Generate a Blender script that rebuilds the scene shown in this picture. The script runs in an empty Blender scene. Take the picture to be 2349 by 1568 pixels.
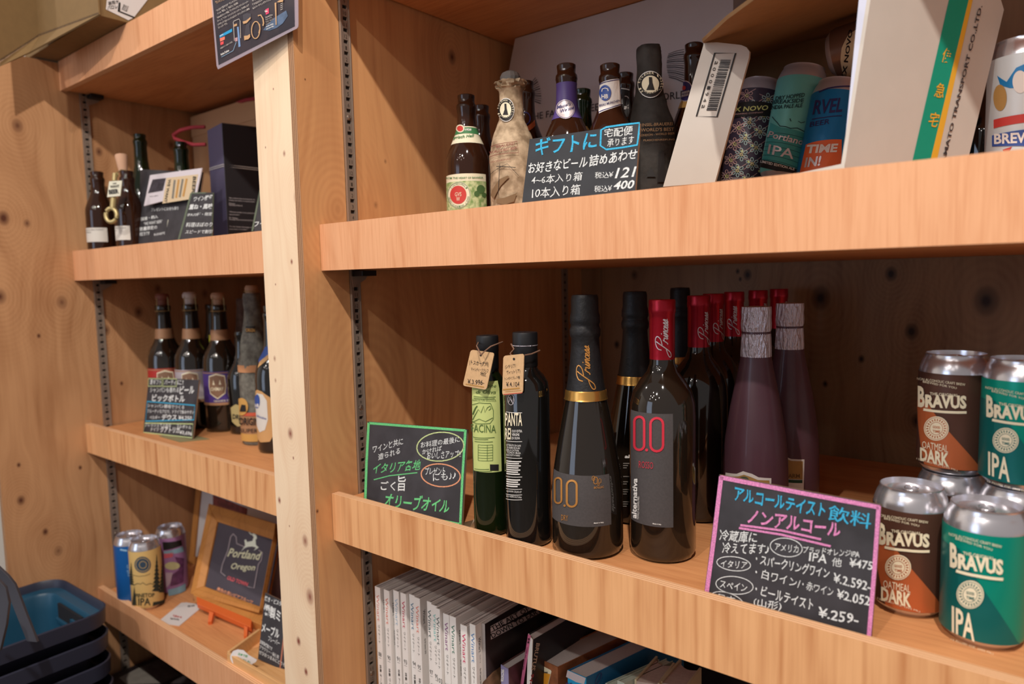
import bpy, bmesh, math, random
from mathutils import Vector as V, Matrix
import mathutils.geometry as mg
random.seed(7)
SC = bpy.context.scene; COL = SC.collection
PI = math.pi

# ------------------------------------------------------------------ camera
RT = V((.777, .6291, -.0221)); FW = V((-.6283, .773, -.0881)).normalized()
RT = (RT - FW * RT.dot(FW)).normalized(); DN = FW.cross(RT)
FPX, CX, CY = 1632.4, 1174.5, 784.0
cam_d = bpy.data.cameras.new('camera'); cam = bpy.data.objects.new('camera', cam_d); COL.objects.link(cam)
UPV = -DN
cam.matrix_world = Matrix(((RT.x, UPV.x, -FW.x, 0), (RT.y, UPV.y, -FW.y, 0), (RT.z, UPV.z, -FW.z, 0), (0, 0, 0, 1)))
cam_d.sensor_width = 36; cam_d.lens = 36 * FPX / 2349; cam_d.clip_start = .02; cam_d.clip_end = 60
cam_d.dof.use_dof = True; cam_d.dof.focus_distance = .90; cam_d.dof.aperture_fstop = 4.2
SC.camera = cam
# ------------------------------------------------------------------ world, lamps, exposure
SC.view_settings.view_transform = 'Standard'; SC.view_settings.look = 'None'
SC.view_settings.gamma = 1; SC.view_settings.use_curve_mapping = False
SC.view_settings.exposure = 0.0
W = bpy.data.worlds.new('shop_air'); SC.world = W; W.use_nodes = True
W.node_tree.nodes['Background'].inputs[0].default_value = (.56, .51, .49, 1)
W.node_tree.nodes['Background'].inputs[1].default_value = .56
def lamp(name, loc, watts, col, r=.03):
    l = bpy.data.lights.new(name, 'POINT'); l.energy = watts; l.color = col; l.shadow_soft_size = r
    o = bpy.data.objects.new(name, l); COL.objects.link(o); o.location = loc; return o
WARM = (1, .91, .82)
lamp('ceiling_spot', (.35, -.5, 1.73), 160, WARM)
lamp('ceiling_spot', (-.25, -1.6, 1.63), 100, WARM)
lamp('ceiling_spot', (-2.55, -.6, 1.7), 40, WARM)
for k, (x, y, e) in enumerate([(-1.1, -2.6, 9), (-.9, -1.5, 6), (-.8, -2.1, 6), (-1.5, -2.2, 6), (.4, -2.3, 6), (-1.9, -3.2, 9), (-.3, -3.2, 8)]):
    lamp('ceiling_spot', (x, y, 1.66), e, WARM, .035)
def area(name, loc, rot, sx, sy, watts, col):
    l = bpy.data.lights.new(name, 'AREA'); l.shape = 'RECTANGLE'; l.size = sx; l.size_y = sy; l.energy = watts; l.color = col
    o = bpy.data.objects.new(name, l); COL.objects.link(o); o.location = loc; o.rotation_euler = rot; return o
area('shop_window_daylight', (-1.9, -3.6, .35), (PI / 2, 0, -.25), 1.5, 1.9, 22, (.62, .76, 1))

# ------------------------------------------------------------------ pixel rays of the photograph -> points in space
def ray(p): return FW + RT * ((p[0] - CX) / FPX) + DN * ((p[1] - CY) / FPX)
def onz(p, z): r = ray(p); return r * (z / r.z)
def ony(p, y): r = ray(p); return r * (y / r.y)
def onx(p, x): r = ray(p); return r * (x / r.x)
def atd(p, d): return ray(p) * d
def proj(P): d = P.dot(FW); return (CX + FPX * P.dot(RT) / d, CY + FPX * P.dot(DN) / d)

# ------------------------------------------------------------------ materials
def lin(c):
    if isinstance(c, int): c = ((c >> 16) & 255, (c >> 8) & 255, c & 255)
    return tuple((x / 255 / 12.92 if x / 255 <= .04045 else ((x / 255 + .055) / 1.055) ** 2.4) for x in c) + (1,)
_m = {}
def mat(name, c, rough=.6, metal=0, trans=0, ior=1.45, coat=0, noise=0, nscale=60, spec=None, alpha=1, bump=0, c2=None):
    if name in _m: return _m[name]
    m = bpy.data.materials.new(name); m.use_nodes = True; nt = m.node_tree; b = nt.nodes['Principled BSDF']
    b.inputs['Base Color'].default_value = lin(c); b.inputs['Roughness'].default_value = rough
    b.inputs['Metallic'].default_value = metal; b.inputs['Transmission Weight'].default_value = trans; b.inputs['IOR'].default_value = ior
    b.inputs['Coat Weight'].default_value = coat; b.inputs['Coat Roughness'].default_value = .05; b.inputs['Alpha'].default_value = alpha
    if spec is not None: b.inputs['Specular IOR Level'].default_value = spec
    if noise or bump:
        tc = nt.nodes.new('ShaderNodeTexCoord'); n = nt.nodes.new('ShaderNodeTexNoise'); n.inputs['Scale'].default_value = nscale
        n.inputs['Detail'].default_value = 4; nt.links.new(tc.outputs['Object'], n.inputs['Vector'])
        if noise:
            mx = nt.nodes.new('ShaderNodeMix'); mx.data_type = 'RGBA'
            a = lin(c); k = lin(c2) if c2 is not None else tuple(x * (1 - noise) for x in a[:3]) + (1,)
            mx.inputs['A'].default_value = k; mx.inputs['B'].default_value = a
            mr = nt.nodes.new('ShaderNodeMapRange'); mr.inputs['From Min'].default_value = .38; mr.inputs['From Max'].default_value = .62
            nt.links.new(n.outputs['Fac'], mr.inputs['Value']); nt.links.new(mr.outputs['Result'], mx.inputs['Factor']); nt.links.new(mx.outputs['Result'], b.inputs['Base Color'])
        if bump:
            bp = nt.nodes.new('ShaderNodeBump'); bp.inputs['Strength'].default_value = bump; bp.inputs['Distance'].default_value = .002
            nt.links.new(n.outputs['Fac'], bp.inputs['Height']); nt.links.new(bp.outputs['Normal'], b.inputs['Normal'])
    _m[name] = m; return m
def mth(nt, op, a, b=None, c=None, clamp=False):
    n = nt.nodes.new('ShaderNodeMath'); n.operation = op; n.use_clamp = clamp
    for i, x in enumerate((a, b, c)):
        if x is None: continue
        if isinstance(x, (int, float)): n.inputs[i].default_value = x
        else: nt.links.new(x, n.inputs[i])
    return n.outputs[0]
def wood(name, light, dark, grain='z', across='x', freq=55, streak=.5, knots=(), rough=.5, ringamp=.0, kcol=0x5a3324, fine=.35):
    """Procedural softwood / veneer: grain runs along axis `grain`; knots = [(across, grain, radius, dark)] in metres."""
    m = bpy.data.materials.new(name); m.use_nodes = True; nt = m.node_tree; b = nt.nodes['Principled BSDF']; L = nt.links
    b.inputs['Roughness'].default_value = rough; b.inputs['Specular IOR Level'].default_value = .3
    g = nt.nodes.new('ShaderNodeNewGeometry'); s = nt.nodes.new('ShaderNodeSeparateXYZ'); L.new(g.outputs['Position'], s.inputs[0])
    ax = {'x': 0, 'y': 1, 'z': 2}; U = s.outputs[ax[across]]; G = s.outputs[ax[grain]]; T = s.outputs[3 - ax[across] - ax[grain]]
    push = None; kmask = None; ringc = None
    for (ku, kg, kr, kd) in knots:
        du = mth(nt, 'SUBTRACT', U, ku); dg = mth(nt, 'MULTIPLY', mth(nt, 'SUBTRACT', G, kg), .72)
        d2 = mth(nt, 'ADD', mth(nt, 'MULTIPLY', du, du), mth(nt, 'MULTIPLY', dg, dg)); d = mth(nt, 'SQRT', d2)
        fall = mth(nt, 'EXPONENT', mth(nt, 'MULTIPLY', d2, -1 / (2 * (kr * 3.2) ** 2)))
        p = mth(nt, 'MULTIPLY', mth(nt, 'MULTIPLY', du, fall), -.75)
        push = p if push is None else mth(nt, 'ADD', push, p)
        km = mth(nt, 'MULTIPLY', mth(nt, 'SUBTRACT', 1.0, mth(nt, 'DIVIDE', d, kr * .85), None, True), kd)
        km = mth(nt, 'MULTIPLY', km, 1.3, None, True); kmask = km if kmask is None else mth(nt, 'MAXIMUM', kmask, km)
        if kr > .006:
            rg = mth(nt, 'MULTIPLY', mth(nt, 'ADD', mth(nt, 'MULTIPLY', mth(nt, 'SINE', mth(nt, 'MULTIPLY', d, 6.283 / (kr * .42))), .5), .5), mth(nt, 'MULTIPLY', fall, .2))
            ringc = rg if ringc is None else mth(nt, 'ADD', ringc, rg)
    if push is not None: U = mth(nt, 'ADD', U, push)
    cb = nt.nodes.new('ShaderNodeCombineXYZ'); L.new(mth(nt, 'MULTIPLY', U, 1.0), cb.inputs[0]); L.new(mth(nt, 'MULTIPLY', G, .09), cb.inputs[1]); L.new(T, cb.inputs[2])
    big = nt.nodes.new('ShaderNodeTexNoise'); big.inputs['Scale'].default_value = 7; big.inputs['Detail'].default_value = 2; L.new(cb.outputs[0], big.inputs['Vector'])
    wv = mth(nt, 'ADD', mth(nt, 'MULTIPLY', U, freq), mth(nt, 'MULTIPLY', big.outputs['Fac'], freq * .34))
    lines = mth(nt, 'POWER', mth(nt, 'ADD', mth(nt, 'MULTIPLY', mth(nt, 'SINE', mth(nt, 'MULTIPLY', wv, 6.283)), .5), .5), 5)
    fn = nt.nodes.new('ShaderNodeTexNoise'); fn.inputs['Scale'].default_value = freq * 9; fn.inputs['Detail'].default_value = 3
    cb2 = nt.nodes.new('ShaderNodeCombineXYZ'); L.new(U, cb2.inputs[0]); L.new(mth(nt, 'MULTIPLY', G, .035), cb2.inputs[1]); L.new(T, cb2.inputs[2]); L.new(cb2.outputs[0], fn.inputs['Vector'])
    patch = nt.nodes.new('ShaderNodeTexNoise'); patch.inputs['Scale'].default_value = 22; patch.inputs['Detail'].default_value = 3
    cb3 = nt.nodes.new('ShaderNodeCombineXYZ'); L.new(U, cb3.inputs[0]); L.new(mth(nt, 'MULTIPLY', G, .25), cb3.inputs[1]); L.new(T, cb3.inputs[2]); L.new(cb3.outputs[0], patch.inputs['Vector'])
    f = mth(nt, 'MULTIPLY', lines, mth(nt, 'MULTIPLY', patch.outputs['Fac'], streak))
    f = mth(nt, 'ADD', f, mth(nt, 'MULTIPLY', mth(nt, 'SUBTRACT', fn.outputs['Fac'], .42), fine * 2))
    f = mth(nt, 'ADD', f, mth(nt, 'MULTIPLY', mth(nt, 'SUBTRACT', patch.outputs['Fac'], .45), .9))
    if ringc is not None: f = mth(nt, 'ADD', f, ringc)
    f = mth(nt, 'MULTIPLY', f, 1.0, None, True)
    mx = nt.nodes.new('ShaderNodeMix'); mx.data_type = 'RGBA'; mx.inputs['A'].default_value = lin(light); mx.inputs['B'].default_value = lin(dark); L.new(f, mx.inputs['Factor'])
    out = mx.outputs['Result']
    if kmask is not None:
        m2 = nt.nodes.new('ShaderNodeMix'); m2.data_type = 'RGBA'; L.new(kmask, m2.inputs['Factor']); L.new(out, m2.inputs['A']); m2.inputs['B'].default_value = lin(kcol); out = m2.outputs['Result']
    L.new(out, b.inputs['Base Color']); return m
def ply(name, axis, pitch=.0031, a=0xc99a70, b_=0x8a5c3e):
    m = bpy.data.materials.new(name); m.use_nodes = True; nt = m.node_tree; b = nt.nodes['Principled BSDF']; L = nt.links; b.inputs['Roughness'].default_value = .7
    g = nt.nodes.new('ShaderNodeNewGeometry'); s = nt.nodes.new('ShaderNodeSeparateXYZ'); L.new(g.outputs['Position'], s.inputs[0])
    v = s.outputs['xyz'.index(axis)]; n = nt.nodes.new('ShaderNodeTexNoise'); n.inputs['Scale'].default_value = 40; L.new(g.outputs['Position'], n.inputs['Vector'])
    n2 = nt.nodes.new('ShaderNodeTexNoise'); n2.inputs['Scale'].default_value = 700; L.new(g.outputs['Position'], n2.inputs['Vector'])
    w = mth(nt, 'SINE', mth(nt, 'ADD', mth(nt, 'MULTIPLY', v, 6.283 / pitch), mth(nt, 'MULTIPLY', n.outputs['Fac'], 1.2)))
    w = mth(nt, 'MULTIPLY', mth(nt, 'ADD', mth(nt, 'MULTIPLY', w, 1.4), mth(nt, 'MULTIPLY', n2.outputs['Fac'], 1.0)), .5, None, True)
    mx = nt.nodes.new('ShaderNodeMix'); mx.data_type = 'RGBA'; mx.inputs['A'].default_value = lin(a); mx.inputs['B'].default_value = lin(b_); L.new(w, mx.inputs['Factor']); L.new(mx.outputs['Result'], b.inputs['Base Color'])
    return m

# ------------------------------------------------------------------ mesh building
class MB:
    def __init__(s): s.v = []; s.f = []; s.mi = []; s.cur = 0
    def add(s, vs, fs):
        n = len(s.v); s.v += [V(p) for p in vs]; s.f += [[i + n for i in f] for f in fs]; s.mi += [s.cur] * len(fs); return s
    def hexa(s, p):  # 8 points: bottom 4 then top 4, same order
        return s.add(p, [(3, 2, 1, 0), (4, 5, 6, 7), (0, 1, 5, 4), (1, 2, 6, 5), (2, 3, 7, 6), (3, 0, 4, 7)])
    def box(s, x0, x1, y0, y1, z0, z1):
        return s.hexa([(x0, y0, z0), (x1, y0, z0), (x1, y1, z0), (x0, y1, z0), (x0, y0, z1), (x1, y0, z1), (x1, y1, z1), (x0, y1, z1)])
    def slab(s, corners, t, n=None):  # polygon extruded by t against its normal (n points to the viewer side)
        c = [V(p) for p in corners]
        if n is None: n = (c[1] - c[0]).cross(c[2] - c[0]).normalized()
        k = len(c); b = [p - n * t for p in c]
        return s.add(c + b, [list(range(k)), list(range(2 * k - 1, k - 1, -1))] + [(i, i + k, (i + 1) % k + k, (i + 1) % k) for i in range(k)])
    def lathe(s, prof, base=(0, 0, 0), seg=40, M=None, cap=True, top=False, sx=1, sy=1):
        base = V(base); vs = []; n = len(prof)
        for r, z in prof:
            for i in range(seg):
                a = 2 * PI * i / seg; p = V((r * math.cos(a) * sx, r * math.sin(a) * sy, z)); vs.append(base + (M @ p if M else p))
        fs = [(j * seg + i, j * seg + (i + 1) % seg, (j + 1) * seg + (i + 1) % seg, (j + 1) * seg + i) for j in range(n - 1) for i in range(seg)]
        if cap: fs.append(list(range(seg - 1, -1, -1)))
        if top: fs.append([(n - 1) * seg + i for i in range(seg)])
        return s.add(vs, fs)
    def tube(s, pts, r, seg=8, closed=False):
        pts = [V(p) for p in pts]; n = len(pts); vs = []; fs = []; up = V((.13, .21, .97)).normalized()
        for i, p in enumerate(pts):
            a = pts[(i - 1) % n] if (i or closed) else p; b = pts[(i + 1) % n] if (i < n - 1 or closed) else p
            t = (b - a).normalized(); u = t.cross(up)
            if u.length < .05: u = t.cross(V((1, 0, 0)))
            u.normalize(); w = t.cross(u); rr = r[i] if isinstance(r, (list, tuple)) else r
            vs += [p + (u * math.cos(2 * PI * k / seg) + w * math.sin(2 * PI * k / seg)) * rr for k in range(seg)]
        m = n if closed else n - 1
        fs = [(j * seg + k, j * seg + (k + 1) % seg, ((j + 1) % n) * seg + (k + 1) % seg, ((j + 1) % n) * seg + k) for j in range(m) for k in range(seg)]
        if not closed: fs += [list(range(seg)), [(n - 1) * seg + k for k in range(seg)][::-1]]
        return s.add(vs, fs)
    def build(s, name, mats, parent=None, smooth=None, bevel=0, fix=True):
        me = bpy.data.meshes.new(name); o = V((0, 0, 0))
        if parent is not None: o = world_loc(parent)
        me.from_pydata([tuple(p - o) for p in s.v], [], s.f)
        if not isinstance(mats, (list, tuple)): mats = [mats]
        for m in mats: me.materials.append(m)
        if len(mats) > 1: me.polygons.foreach_set('material_index', s.mi)
        if fix:
            bm = bmesh.new(); bm.from_mesh(me); bmesh.ops.recalc_face_normals(bm, faces=bm.faces); bm.to_mesh(me); bm.free()
        if smooth is not None:
            me.polygons.foreach_set('use_smooth', [True] * len(me.polygons)); me.set_sharp_from_angle(angle=math.radians(smooth))
        ob = bpy.data.objects.new(name, me); COL.objects.link(ob)
        if parent is not None: ob.parent = parent
        if bevel:
            b = ob.modifiers.new('bevel', 'BEVEL'); b.width = bevel; b.segments = 2; b.limit_method = 'ANGLE'
        me.update(); return ob
def world_loc(o):
    p = V((0, 0, 0))
    while o is not None: p += o.location; o = o.parent
    return p
def recenter(o, base):
    base = V(base)
    for v in o.data.vertices: v.co -= base
    o.location = base; return o
def thing(name, label, cat, loc=(0, 0, 0), group=None):
    o = bpy.data.objects.new(name, None); COL.objects.link(o); o.location = loc; o.empty_display_size = .02
    o['label'] = label; o['category'] = cat
    if group: o['group'] = group
    return o
def tag(o, label, cat, group=None, kind=None):
    o['label'] = label; o['category'] = cat
    if group: o['group'] = group
    if kind: o['kind'] = kind
    return o
def copy_tree(root, loc, label, rz=0):
    c = root.copy(); COL.objects.link(c); c.location = loc; c.rotation_euler = (0, 0, rz); c['label'] = label
    def kids(a, b):
        for ch in list(a.children):
            d = ch.copy(); COL.objects.link(d); d.parent = b; kids(ch, d)
    kids(root, c); return c

# ------------------------------------------------------------------ flat print: text, ribbons and patches laid on surfaces
_txt = {}
_tc = bpy.data.curves.new('type', 'FONT'); _to = bpy.data.objects.new('type', _tc)
def text2d(body, bold=0):
    k = (body, bold)
    if k in _txt: return _txt[k]
    _tc.body = body; _tc.size = 1; _tc.offset = bold; _tc.resolution_u = 2; _tc.fill_mode = 'FRONT'; _tc.align_x = 'LEFT'
    me = bpy.data.meshes.new_from_object(_to)
    bm = bmesh.new(); bm.from_mesh(me); bmesh.ops.triangulate(bm, faces=bm.faces)
    vs = [(v.co.x, v.co.y) for v in bm.verts]; fs = [[v.index for v in f.verts] for f in bm.faces]
    bm.free(); bpy.data.meshes.remove(me)
    if not vs: vs = [(0, 0), (1, 0), (0, 1)]; fs = []
    x0 = min(v[0] for v in vs); x1 = max(v[0] for v in vs); y0 = min(v[1] for v in vs); y1 = max(v[1] for v in vs)
    if y1 - y0 < .3: y0, y1 = 0, .75
    _txt[k] = ([((x - x0) / (x1 - x0), (y - y0) / (y1 - y0)) for x, y in vs], fs); return _txt[k]
class Plane:
    def __init__(s, o, n): s.o = V(o); s.n = V(n).normalized(); s.n = -s.n if s.n.dot(s.o) > 0 else s.n   # faces the viewer side
    @staticmethod
    def three(a, b, c): a, b, c = V(a), V(b), V(c); return Plane(a, (b - a).cross(c - a))
    def hit(s, p): r = ray(p); return r * (s.o.dot(s.n) / r.dot(s.n))
    def uv(s, p): return s.hit(p)
    def at(s, q, off): return V(q) + s.n * off
    step = None
class Round:
    """surface of revolution: base, profile r(z) list, optional tilt matrix M"""
    def __init__(s, base, prof, M=None): s.b = V(base); s.p = prof; s.M = M; s.Mi = M.transposed() if M else None; s.step = .22
    def r(s, z):
        p = s.p
        if z <= p[0][1]: return p[0][0]
        for (r0, z0), (r1, z1) in zip(p, p[1:]):
            if z0 <= z <= z1: return r0 + (r1 - r0) * (z - z0) / max(z1 - z0, 1e-6)
        return p[-1][0]
    def hit(s, p):
        d = ray(p); o = -s.b
        if s.Mi: d = s.Mi @ d; o = s.Mi @ o
        R = None; z = .5 * s.p[-1][1]
        for it in range(12):
            R = s.r(z); A = d.x ** 2 + d.y ** 2; B = 2 * (o.x * d.x + o.y * d.y); C = o.x ** 2 + o.y ** 2 - R * R; D = B * B - 4 * A * C
            t = (-B - math.sqrt(D)) / (2 * A) if D > 0 else -B / (2 * A); z = o.z + t * d.z
        q = o + d * t; return math.atan2(q.y, q.x), z
    def uv(s, p): a, z = s.hit(p); return V((s.unwrap(a), z, 0))
    def cen(s):
        o = -s.b
        if s.Mi: o = s.Mi @ o
        return math.atan2(o.y, o.x)
    def unwrap(s, a):
        c = s.cen()
        while a - c > PI: a -= 2 * PI
        while a - c < -PI: a += 2 * PI
        return a
    def at(s, q, off):
        R = s.r(q[1]) + off; p = V((R * math.cos(q[0]), R * math.sin(q[0]), q[1])); return s.b + (s.M @ p if s.M else p)
class Decal:
    """collects print on one thing; build() makes one mesh part per (name, material)"""
    def __init__(s, surf, parent, lift=.0004):
        s.s = surf; s.p = parent; s.l = lift; s.d = {}; s.up = None
        if surf.step: s.up = (.2, -.98) if surf.M else (0, -1)
    def mesh(s, name, m, q, f, lift=1):
        # q: list of surface parameters; subdivide long triangles on round surfaces
        if s.s.step:
            q = [V((a[0], a[1], 0)) for a in q]; out = []; st = s.s.step; work = [tuple(t) for t in f]; lim = 0; q = list(q)
            while work and lim < 20000:
                lim += 1; t = work.pop(); ls = [(abs(q[t[i]].x - q[t[(i + 1) % 3]].x), i) for i in range(3)]; l, i = max(ls)
                if l <= st: out.append(t); continue
                a, b, c = t[i], t[(i + 1) % 3], t[(i + 2) % 3]; q.append((q[a] + q[b]) / 2); k = len(q) - 1; work += [(a, k, c), (k, b, c)]
            f = out
        mb = s.d.setdefault((name, m.name), (MB(), m))[0]; mb.add([s.s.at(a, s.l * lift) for a in q], f)
    def text(s, body, p0, p1, h, m, bold=.0, name='lettering', lift=2, slant=0, up=None, wob=0):
        """p0,p1: baseline ends in photo pixels, h: letter height in pixels (perpendicular to the baseline, counter-clockwise side)"""
        vs, fs = text2d(body, bold); dx, dy = p1[0] - p0[0], p1[1] - p0[1]; L = math.hypot(dx, dy)
        if up is None and abs(dx) > abs(dy): up = s.up
        n = up or (dy / L, -dx / L)
        q = []
        for x, y in vs:
            xx = x + slant * y * h / L
            if wob: k_ = L / h; xx += wob * .035 / k_ * math.sin(5 * y + 6 * x * k_); y = y + wob * .035 * math.sin(2.3 * x * k_ + 2 * y)
            q.append(s.s.uv((p0[0] + dx * xx + n[0] * h * y, p0[1] + dy * xx + n[1] * h * y)))
        s.mesh(name, m, q, fs, lift)
    def poly(s, pts, m, name='print', lift=1):
        t = mg.tessellate_polygon([[V((x, y, 0)) for x, y in pts]]); s.mesh(name, m, [s.s.uv(p) for p in pts], [tuple(a) for a in t], lift)
    def line(s, pts, w, m, name='print', lift=2, closed=False):
        n = len(pts); 
        if closed: pts = list(pts) + [pts[0], pts[1]]; n += 1
        q = []; f = []
        for i in range(n):
            a = pts[i - 1] if i else pts[i]; b = pts[i + 1] if i + 1 < len(pts) else pts[i]
            if closed and i == 0: a = pts[-3]
            dx, dy = b[0] - a[0], b[1] - a[1]; L = math.hypot(dx, dy) or 1; nx, ny = -dy / L * w / 2, dx / L * w / 2
            q += [s.s.uv((pts[i][0] + nx, pts[i][1] + ny)), s.s.uv((pts[i][0] - nx, pts[i][1] - ny))]
            if i: k = 2 * i; f += [(k - 2, k - 1, k + 1), (k - 2, k + 1, k)]
        s.mesh(name, m, q, f, lift)
    def oval(s, c, rx, ry, w, m, name='print', rot=0, lift=2, fill=False, seg=28):
        cr, sr = math.cos(rot), math.sin(rot)
        pts = [(c[0] + rx * math.cos(t) * cr - ry * math.sin(t) * sr, c[1] + rx * math.cos(t) * sr + ry * math.sin(t) * cr) for t in [2 * PI * i / seg for i in range(seg)]]
        if fill: s.poly(pts, m, name, lift)
        else: s.line(pts, w, m, name, lift, True)
    # in surface units (angle, height) for round things
    def uvpatch(s, a0, a1, z0, z1, m, name='label', lift=1, n=14, nz=3):
        zz = sorted({z0 + (z1 - z0) * j / nz for j in range(nz + 1)} | {z for _, z in s.s.p if min(z0, z1) < z < max(z0, z1)}); nz = len(zz) - 1
        q = [V((a0 + (a1 - a0) * i / n, z, 0)) for z in zz for i in range(n + 1)]; w = n + 1
        f = []
        for j in range(nz):
            for i in range(n): k = j * w + i; f += [(k, k + 1, k + w + 1), (k, k + w + 1, k + w)]
        mb = s.d.setdefault((name, m.name), (MB(), m))[0]; mb.add([s.s.at(a, s.l * lift) for a in q], f)
    def uvtext(s, body, a0, z0, a1, h, m, bold=0, name='lettering', lift=2, rot=False, slant=0):
        """text on a round surface; rot: reads upwards"""
        vs, fs = text2d(body, bold)
        if rot: q = [V((a0 - h * (y), z0 + (a1) * x, 0)) for x, y in vs]      # a1 = length in z, h = letter height as angle
        else: q = [V((a0 + (a1 - a0) * x + slant * y * h, z0 + h * y, 0)) for x, y in vs]
        s.mesh(name, m, q, fs, lift)
    def build(s):
        r = []
        for (name, _), (mb, m) in s.d.items():
            o = mb.build(name, m, s.p, smooth=60 if s.s.step else None, fix=False); r.append(o)
        s.d = {}; return r

# ================================================================== SHELVING
XR, XL, YA, YB, YS = -.885, -1.82, .645, 1.34, .617
def kx(lst, x, dark=.9): return [(onx(p, x).y, onx(p, x).z, r, d) for (p, r, d) in lst]
def ky(lst, y): return [(ony(p, y).x, ony(p, y).z, r, d) for (p, r, d) in lst]
M_left = wood('plywood_left_panel_shaded', 0xc6966c, 0x96643f, 'z', 'y', 17, .4, kx([((40, 288), .016, .7), ((8, 500), .017, 1), ((62, 512), .010, .7), ((0, 680), .018, .8), ((142, 693), .017, .6), ((89, 770), .006, 1), ((43, 1066), .006, 1), ((48, 1147), .012, .9), ((104, 1219), .009, 1), ((134, 1263), .014, .5), ((184, 1072), .006, 1), ((244, 757), .014, .7), ((318, 715), .016, .8), ((362, 662), .013, .7), ((227, 348), .012, .8), ((393, 332), .014, .7), ((279, 879), .006, 1), ((470, 673), .013, .6)], XL))  # same plywood as the other panels, colour darkened to stand for shade
M_side = wood('plywood_side_panel', 0xdba36f, 0xb0744a, 'z', 'y', 15, .4, kx([((1037, 131), .014, .8), ((884, 370), .004, .5), ((775, 480), .02, .12), ((862, 470), .006, .4), ((728, 1172), .0035, .9), ((700, 182), .002, .9), ((850, 900), .03, .1)], XR))
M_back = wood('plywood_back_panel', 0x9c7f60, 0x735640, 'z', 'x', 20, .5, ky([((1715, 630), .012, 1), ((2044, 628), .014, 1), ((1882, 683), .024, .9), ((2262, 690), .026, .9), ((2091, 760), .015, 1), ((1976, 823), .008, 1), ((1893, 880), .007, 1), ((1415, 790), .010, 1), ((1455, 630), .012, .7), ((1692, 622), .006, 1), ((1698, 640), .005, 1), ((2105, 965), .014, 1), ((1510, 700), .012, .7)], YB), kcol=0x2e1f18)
M_stud = wood('spruce_stud', 0xf6dcbc, 0xdeb590, 'z', 'x', 30, .22, ky([((652, 352), .005, .7), ((680, 452), .010, .5), ((669, 600), .0045, .9), ((632, 652), .002, 1), ((666, 994), .010, .8), ((630, 822), .005, .6), ((632, 872), .004, .6), ((673, 1050), .003, .9), ((641, 1147), .006, .9), ((664, 1206), .002, 1), ((700, 1240), .011, .7), ((640, 1332), .006, .5), ((711, 1368), .014, .75), ((685, 1470), .008, 1), ((702, 1540), .007, 1), ((627, 204), .002, 1), ((609, 338), .002, 1)], YS), kcol=0x8a4a3c, fine=.15)
M_face = wood('shelf_face_veneer', 0xe6ab80, 0xc67f50, 'z', 'x', 60, .35, rough=.55, fine=.45)
M_face_low = wood('shelf_face_veneer_low', 0xe9b07c, 0xb97443, 'z', 'x', 28, .7, rough=.55, fine=.4)
M_deck = wood('shelf_deck_veneer', 0xdb9a66, 0xb06e42, 'x', 'y', 60, .3, rough=.5, fine=.5)
M_plyY = ply('ply_edge_y', 'y', .004, 0xf2c196, 0xb98558); M_plyX = ply('ply_edge_x', 'x', .0038, 0xb88b64, 0x5c3a28)
M_plyZ = ply('ply_edge_z', 'z')
M_steel = mat('rail_steel', 0xa8998c, .42, .55); M_dark = mat('dark_gap', 0x241a16, .8); M_black = mat('black_plastic', 0x17171a, .45)
M_screw = mat('screw_steel', 0xb9aca0, .3, .9)

def panel(name, label, x0, x1, y0, z0, z1, m, edge):
    mb = MB(); mb.box(x0, x1, y0, YB, z0, z1); mb.mi = [0, 0, 1, 0, 0, 0]
    o = mb.build(name, [m, edge]); recenter(o, (x0, y0, z0)); return tag(o, label, 'panel')
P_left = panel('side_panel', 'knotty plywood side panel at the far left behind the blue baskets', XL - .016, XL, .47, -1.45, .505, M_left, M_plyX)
P_mid = panel('side_panel', 'plywood side panel with ply edge just right of the pale post', XR - .014, XR, YS - .0012, -1.45, 1.2, M_side, M_plyX)
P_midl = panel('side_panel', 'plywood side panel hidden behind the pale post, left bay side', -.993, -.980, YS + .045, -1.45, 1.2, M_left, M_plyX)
mb = MB(); mb.box(-.993, XR - .0142, YS, YS + .044, -1.45, 1.2); o = mb.build('wooden_post', M_stud, bevel=.0015); recenter(o, (-.946, YS, -1.45))
tag(o, 'pale knotty spruce post standing between the two shelf bays', 'post')
# setting
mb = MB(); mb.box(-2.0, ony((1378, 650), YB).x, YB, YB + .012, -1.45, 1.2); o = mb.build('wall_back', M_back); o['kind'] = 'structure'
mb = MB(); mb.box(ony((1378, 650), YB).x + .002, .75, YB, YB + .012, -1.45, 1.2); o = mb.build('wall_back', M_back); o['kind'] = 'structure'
mb = MB(); mb.box(-5, 5, -5, 3, -1.5, -1.45); o = mb.build('floor', mat('floor_concrete', 0x6f655c, .6, noise=.2, nscale=3)); o['kind'] = 'structure'
mb = MB(); mb.box(-4.4, -4.3, -5, 3, -1.45, 1.8); o = mb.build('wall_left', mat('white_plaster', 0xe9e4dc, .8)); o['kind'] = 'structure'

def shelf(label, x0, x1, zb, zt, deck, y1=YB - .002, face=None):
    t = thing('shelf', label, 'shelf', ((x0 + x1) / 2, YA, zb), 'plywood shelves of the two bays')
    mb = MB(); mb.box(x0 + .0056, x1, YA + .0135, y1, zb + .001, deck); mb.build('deck_board', M_deck, t)
    mb = MB(); mb.box(x0, x1, YA, YA + .0133, zb, zt); mb.mi = [1, 1, 0, 0, 0, 0]; mb.build('front_board', [face or M_face, M_plyY], t)
    return t
LX0, LX1 = XL + .001, -.9935; RX0, RX1 = XR + .001, .62
S_tl = shelf('top plywood shelf of the left bay carrying the cardboard box', LX0, LX1, .444, .508, .497)
S_ml = shelf('left bay shelf with a dark gift box and empty beer bottles on it', LX0, LX1, .0185, .086, .074)
S_ll = shelf('left bay shelf carrying three corked big beer bottles', LX0, LX1, -.384, -.316, -.33, face=M_face_low)
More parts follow.
